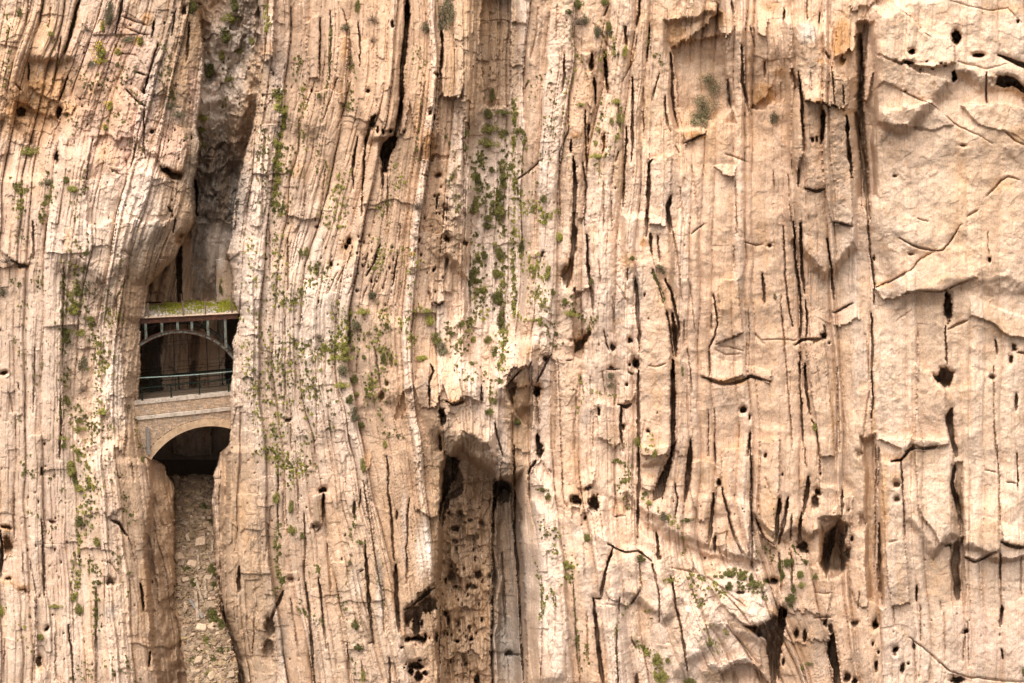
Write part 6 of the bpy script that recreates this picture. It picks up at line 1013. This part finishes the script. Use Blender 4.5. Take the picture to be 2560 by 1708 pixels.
# small cushions along cracks and ledges: (crop, how many, r0, r1, spread, kinds, line, where)
ST = [('a0', 26, 5, 12, 26, 'gdy', (40,60,60,330,20,600), 'small green cushion on the upper left corner beds'), ('a0', 40, 5, 13, 60, 'gdg', (300,150,480,450,640,600,800,560,960,440), 'small green cushion among the yellow flowering bushes'), ('a0', 34, 6, 14, 50, 'gd', (780,250,840,480,900,620,1000,750,1120,560,1150,300), 'small green cushion on the pinkish rock left of the gap'),
 ('a0', 26, 5, 12, 60, 'gd', (430,520,440,700,500,900,680,800,860,850,960,1010), 'small green cushion in the middle of the upper left cliff'), ('a0', 40, 7, 16, 36, 'gdy', (100,1250,160,1300,120,1400,120,1500), 'small green cushion on the far left ledge'), ('a0', 34, 6, 16, 30, 'gd', (330,1180,370,1330,300,1400,270,1530), 'small green cushion under the grey low bush'), ('a0', 20, 6, 14, 26, 'gd', (570,1200,580,1300,500,1390,520,1500), 'small green cushion right of the wide olive cushion'),
 ('a0', 26, 5, 12, 24, 'gd', (1080,230,1160,460,1180,620,1200,690), 'small green cushion in the crack beside the gap'), ('a0', 16, 5, 11, 50, 'g', (840,1000,970,1010,1100,940,1300,960), 'small green cushion above the little overhang'), ('a0', 26, 5, 12, 26, 'gd', (1540,400,1600,560,1550,700,1540,770), 'small green cushion on the white ramp'), ('a0', 14, 5, 12, 22, 'yg', (1380,960,1430,1020,1380,900), 'small light tuft at the foot of the white ramp'),
 ('a1', 24, 5, 13, 16, 'gy', (70,20,75,120,70,220), 'small green plant on the hanging pillar right of the gap'), ('a1', 130, 7, 19, 26, 'gyd', (150,620,160,720,200,800,160,950,150,1080,150,1180,140,1300,150,1480), 'green cushion in the long green streak right of the gap'), ('a1', 90, 6, 15, 50, 'gd', (60,880,30,1100,60,1400,200,1450,240,1050,100,1000), 'small green cushion beside the long green streak'), ('a1', 60, 5, 12, 40, 'gdy', (300,380,280,480,320,600,310,760,340,1000), 'small green cushion on the folded beds'),
 ('a1', 46, 5, 11, 12, 'gd', (510,180,512,420,490,580,440,800,410,1300), 'small green cushion in a thin crack of the upper beds'), ('a1', 36, 5, 12, 30, 'gd', (660,360,650,600,660,760,600,700), 'small green cushion near the tan block'), ('a1', 60, 6, 15, 60, 'gy', (500,1130,600,1200,560,1330,600,1480,480,1520,560,1260), 'small green cushion left of the smooth slab'), ('a1', 36, 5, 13, 34, 'gy', (940,1110,1000,1260,900,1400,830,1480), 'small green cushion right of the black cave slot'),
 ('a1', 24, 5, 11, 30, 'g', (1080,400,1130,330,1150,500,1110,960,1100,1100), 'tiny green tuft on the pale pillar'), ('a1', 60, 8, 20, 60, 'dg', (1530,1040,1500,1180,1580,1330,1500,1480), 'green cushion on the left half of the gully'), ('a1', 70, 8, 20, 44, 'dgg', (1690,860,1720,1100,1680,1300,1640,1420,1680,1540), 'green cushion on the right half of the gully'), ('a1', 60, 7, 16, 14, 'gy', (1780,680,1770,900,1770,1100,1780,1300,1765,1540), 'green cushion on the right rim of the gully'), ('a1', 30, 6, 15, 30, 'gd', (1270,790,1380,1160,1320,1260,1390,1380,1420,1500), 'small green cushion under the brown pillars'),
 ('a2', 60, 7, 15, 16, 'gd', (10,680,20,900,80,900,80,1040,30,1250,60,1400), 'green cushion along the left rim of the middle cliff'), ('a2', 50, 5, 12, 50, 'gd', (110,650,230,520,280,680,230,850,300,900,150,1200,120,1480), 'small green cushion on the upper middle cliff'), ('a2', 36, 5, 12, 24, 'gy', (400,150,430,360,470,420,360,640,360,1150), 'small green cushion under the wide dry bush'), ('a2', 46, 6, 15, 24, 'gyo', (640,150,700,300,720,370,600,380,640,700,600,860,570,1000), 'small green cushion around the pale rib'),
 ('a2', 30, 6, 13, 20, 'gy', (750,740,740,860,720,960,570,1130,610,1190,620,1350), 'small green cushion along the crack of the pale rib'), ('a2', 14, 5, 11, 16, 'g', (935,250,965,390,1010,370,1030,460), 'tiny green tuft left of the smooth panel'), ('a2', 40, 7, 17, 30, 'yg', (60,1330,80,1480,180,1400,210,1520,320,1440), 'yellow-green cushion at the top of the white beds'),
 ('b0', 130, 6, 17, 60, 'gdy', (470,270,560,380,520,560,640,700,700,850,720,960,660,1030), 'green cushion in the grassy hollow left of the bridges'), ('b0', 70, 6, 16, 36, 'gd', (450,360,440,640,440,920,450,1080,430,1330), 'green cushion along the left crevice'), ('b0', 90, 6, 15, 66, 'gyd', (660,1080,700,1260,660,1360,720,1420,560,1400,520,1250,620,1500), 'green cushion in the lower left hollow'), ('b0', 30, 5, 12, 40, 'gd', (820,200,830,480,740,480,600,400,620,500), 'small green cushion on the pale wall above the hollow'),
 ('b0', 36, 5, 12, 60, 'g', (120,550,180,620,100,800,200,1000,320,940,180,1200,80,1400), 'small green cushion on the far left beds'), ('b0', 30, 6, 14, 40, 'gd', (110,40,170,120,320,440,220,400,60,380,150,540), 'small green cushion near the left edge'), ('b0', 12, 6, 14, 14, 'gd', (600,60,595,220,500,100), 'small green cushion in the short crack on the left'), ('b0', 30, 5, 12, 30, 'gy', (730,570,740,690,820,630,690,600), 'small green cushion near the rim beside the iron bridge'), ('b0', 80, 6, 14, 50, 'gy', (1700,100,1740,320,1650,820,1760,850,1690,1050,1780,1200,1760,1400), 'small green cushion right of the bridges'),
 ('b0', 24, 5, 12, 16, 'gd', (880,1260,930,1340,960,1520,1000,1540), 'small green cushion left of the stone arch'), ('b0', 10, 5, 9, 14, 'yg', (1520,380,1520,500), 'small plant on the ledge above the iron bridge'),
 ('b1', 130, 6, 15, 60, 'gyd', (130,100,140,240,140,480,200,540,300,480,420,300,440,380), 'small green cushion on the beds level with the iron bridge'), ('b1', 160, 6, 15, 90, 'gyd', (30,560,100,820,130,960,200,1070,250,830,350,880,340,1000,420,1180), 'small green cushion on the white beds level with the stone bridge'), ('b1', 160, 6, 17, 80, 'gyd', (560,560,620,700,700,800,560,800,560,900,480,830,450,930), 'green cushion around the light green thickets'),
 ('b1', 120, 6, 16, 50, 'gyd', (880,580,920,700,820,760,850,850,940,880,890,1000,780,1040,780,1140,800,1220), 'green cushion between the slanting tan slabs'), ('b1', 60, 6, 15, 40, 'gy', (1060,750,1080,830,1000,680,1130,600,1030,340,1120,260), 'small green cushion left of the slanting white shelf'), ('b1', 60, 5, 12, 40, 'gy', (830,80,880,260,800,320,900,160,1120,240), 'small green cushion on the fine slanting beds'), ('b1', 120, 7, 18, 40, 'dgy', (1500,40,1540,340,1500,500,1570,460,1560,600,1460,680,1470,780,1380,860), 'green cushion left in the lower gully'),
 ('b1', 110, 7, 18, 34, 'dgy', (1690,30,1690,300,1690,460,1700,720,1690,800,1690,1000), 'green cushion right in the lower gully'), ('b1', 60, 6, 15, 16, 'gyd', (1770,40,1770,250,1775,400,1770,640,1800,460), 'green cushion on the pale rim right of the lower gully'), ('b1', 50, 6, 16, 40, 'gd', (1350,730,1300,700,1370,1000,1460,1080,1560,1020,1620,1140,1620,1210), 'green cushion below the slanting shelf'), ('b1', 130, 6, 15, 80, 'gyd', (30,1180,60,1060,150,1240,160,1450,80,1480,270,1200,420,1100,420,1190,240,1500,420,1460), 'small green cushion on the beds right of the stone arch'),
 ('b1', 30, 6, 15, 24, 'gd', (900,1070,850,1290,880,1450,1010,1460,540,1210,510,1490), 'small green cushion on the tan cliff below the beds'), ('b2', 110, 6, 16, 50, 'yg', (20,30,60,180,120,350,160,240,200,260,170,400,230,540,150,490,260,620), 'yellow-green cushion on the triangular white beds'), ('b2', 50, 6, 15, 16, 'gy', (5,200,10,420,10,600,80,660,200,660,190,690), 'green cushion on the left edge of the triangular beds'), ('b2', 30, 6, 14, 24, 'gd', (330,560,400,520,430,600,540,680,560,640), 'green cushion at the right tip of the triangular beds'),
 ('b2', 24, 6, 12, 24, 'gd', (310,700,240,700,290,860,530,690,540,730), 'small green cushion on the crest above the folded overhang'), ('b2', 22, 8, 14, 9, 'go', (970,330,990,380,1020,450,1045,540), 'green cushion in the crack between the two tall slabs'), ('b2', 26, 5, 12, 16, 'gy', (460,1040,490,1180,440,1300,550,1150,640,1180,700,1170,720,1220), 'small green cushion on the ribs left of the tall slab'), ('b2', 16, 6, 13, 24, 'gy', (940,1450,960,1550,860,1550,520,1470), 'small green cushion at the foot of the tall slab'), ('b2', 12, 4, 8, 6, 'g', (1170,970,1175,1040), 'tiny tuft in the thin crack right of the black crack'),
 ('c0', 90, 6, 17, 50, 'gdy', (480,20,560,30,590,220,620,250,570,350,610,460,570,560), 'green cushion beside the lower left crevice'), ('c0', 80, 6, 15, 20, 'gdy', (500,350,520,600,520,720,530,850,500,960,490,1010,490,700), 'green cushion along the lower left crevice'), ('c0', 50, 6, 15, 30, 'gd', (600,720,610,800,660,830,640,1020,650,1100,640,1230), 'green cushion right of the lower crevice'), ('c0', 50, 5, 12, 30, 'gd', (150,40,170,180,250,160,430,200,340,600,180,370), 'small green cushion on the lower left face'), ('c0', 40, 5, 13, 40, 'gd', (700,40,720,90,840,340,830,400,880,460,740,650,800,750,840,1060), 'small green cushion below the stone arch on the left'),
 ('c0', 40, 5, 13, 50, 'gd', (820,1400,850,1500,620,1480,540,1440,510,1540,760,1380,950,1540), 'small green cushion along the bottom left'), ('c0', 12, 5, 12, 30, 'yg', (60,1050,180,1280,170,1370,30,1150), 'small light tuft at the lower left corner'), ('c0', 40, 6, 15, 50, 'gd', (1290,600,1270,1300,1390,1330,1300,1560,1440,1560), 'small green plant between the stones of the scree'),
 ('c1', 130, 6, 15, 50, 'gyd', (20,20,90,30,150,30,140,140,230,100,230,260,280,30,300,180,400,40), 'small green cushion on the white beds low in the middle'), ('c1', 70, 6, 14, 24, 'gd', (150,500,140,620,150,720,150,860,190,880,110,1000), 'small green cushion low on the white beds'), ('c1', 36, 5, 13, 16, 'gd', (420,830,400,780,270,1060,350,1120,450,1170), 'small green cushion on the lower tan ribs'), ('c1', 30, 6, 14, 16, 'gd', (660,240,650,590,660,500,630,540,600,1090,550,990,640,1370,650,1500), 'small green cushion along the slanting pale slab'), ('c1', 12, 5, 11, 14, 'g', (720,230,800,640,855,1040,780,800,1100,600), 'tiny tuft on the long slanting slabs'),
 ('c2', 60, 6, 14, 36, 'gdy', (160,500,240,580,300,550,320,670,260,680,390,770,380,840,380,890), 'small green cushion on the white slope of the lower middle'), ('c2', 60, 5, 12, 12, 'gdy', (140,700,190,900,200,1040,180,1160,260,930,290,1080), 'tiny cushion in the left lower crack'), ('c2', 40, 5, 12, 12, 'gd', (405,940,420,1110,440,1300,460,1500,490,1300,510,1450), 'tiny cushion in the middle lower crack'), ('c2', 50, 6, 14, 16, 'gd', (660,100,715,80,780,140,760,220,705,240,770,400,800,20), 'small green cushion on the narrow ribs'), ('c2', 26, 6, 14, 20, 'gy', (860,300,910,380,1080,490,1050,460,1140,590,1160,670,1130,710), 'small green cushion near the black slots'),
 ('c2', 60, 6, 14, 26, 'gyd', (1180,820,1210,950,1230,1040,1270,1040,1240,860,1320,920,1380,940,1410,980), 'green cushion on the white shelf'), ('c2', 60, 6, 16, 26, 'dg', (1350,860,1460,830,1560,830,1500,910,1570,930,1690,1000,1600,600), 'green cushion along the right ledge'), ('c2', 50, 6, 15, 30, 'gyd', (820,1300,890,1340,920,1380,990,1440,940,1500,1010,1550), 'green cushion in the slanting crack near the bottom'), ('c2', 26, 5, 11, 16, 'gy', (850,800,870,900,690,1160,680,1250,720,1100,910,1080,940,1150), 'tiny cushion on the rounded pale slab'), ('c2', 24, 5, 12, 30, 'gy', (1430,1190,1400,1250,1360,1360,1250,1170,1640,1360), 'small cushion on the lower white shelf'),
 ('c2', 20, 5, 12, 20, 'gd', (1670,640,1700,680,1740,740,1740,200), 'small cushion left of the hanging fins'), ('c2', 16, 6, 12, 14, 'gy', (1040,860,1060,880,1010,880,1120,880), 'small cushion at the head of the peach slab'), ('c3', 26, 7, 14, 12, 'd', (140,730,150,860,210,640,230,690,320,770,300,760), 'small dark cushion among the hanging fins')]
cand = []
for (c, n_, r0, r1, sp, kinds, line, lab) in ST:
    q = [(line[i], line[i + 1]) for i in range(0, len(line), 2)]
    for _ in range(int(n_ * 1.6)):
        i = random.randrange(len(q) - 1); t = rnd(); x = q[i][0] + (q[i + 1][0] - q[i][0]) * t + random.gauss(0, .55) * sp; y = q[i][1] + (q[i + 1][1] - q[i][1]) * t + random.gauss(0, .5) * sp * 1.2
        u, v = P(c, x, y); r = 1.15 * (r0 + (r1 - r0) * rnd() ** 1.7) / CROP[c][2]
        x0, x1 = xlr(v)
        if v > 560 and x0 - 3 < u < x1 + 3 and 'scree' not in lab and 'above the iron' not in lab: continue
        i0 = int(np.searchsorted(UA, u)); j0 = int(np.searchsorted(VA, v)); w_ = TD[max(j0 - 3, 0):j0 + 4, max(i0 - 4, 0):i0 + 5]
        if w_.size and w_.max() - w_.min() > .5: k_ = np.unravel_index(w_.argmax(), w_.shape)
        else: k_ = None
        cand.append((r, u, v, random.choice(kinds), lab))
cand.sort(key=lambda a: -a[0])
NI = 120
for (r, u, v, kd, lab) in cand[:NI]:
    s = r / 32; o = put('cushion_plant', folmesh(kd, random.randrange(4), False), surfn(u, v, s * .3), (s * uni(.8, 1.15), s * .8, s * uni(.75, 1.25)), uni(-.6, .6)); tag(o, lab, 'plant', lab.replace('cushion', 'cushions').replace('tuft', 'tufts').replace('plant', 'plants'))
rest = {'g': MB(), 'd': MB(), 'y': MB(), 'o': MB()}
TMP = {k: [bushmesh(90, .24, 700 + i, sp=.62) for i in range(5)] for k in rest}
for _ in range(500):      # specks too small to count, scattered on the same beds
    b = random.choice(cand); cand.append((uni(1.0, 2.4), b[1] + random.gauss(0, 22), b[2] + random.gauss(0, 30), b[3], ''))
for (r, u, v, kd, lab) in cand[NI:]:
    x0, x1 = xlr(v)
    if v > 560 and x0 - 3 < u < x1 + 3 and lab == '': continue
    vs, fs = random.choice(TMP[kd]); s = r / 32; p = surfn(u, v, s * .25); sx, sz = s * uni(.8, 1.15), s * uni(.8, 1.3); rest[kd].add([p + Vector((q.x * sx, q.y * s * .8, q.z * sz)) for q in vs], fs)
for kd, lab in (('g', 'scattered mid green ground cover tufts speckling the cliff beds'), ('d', 'scattered dark green ground cover tufts speckling the cliff beds'), ('y', 'scattered yellow-green ground cover tufts speckling the cliff beds'), ('o', 'scattered grey-green ground cover tufts speckling the cliff beds')):
    o = rest[kd].build('ground_cover', LM[kd]); tag(o, lab, 'ground cover', kind='stuff')
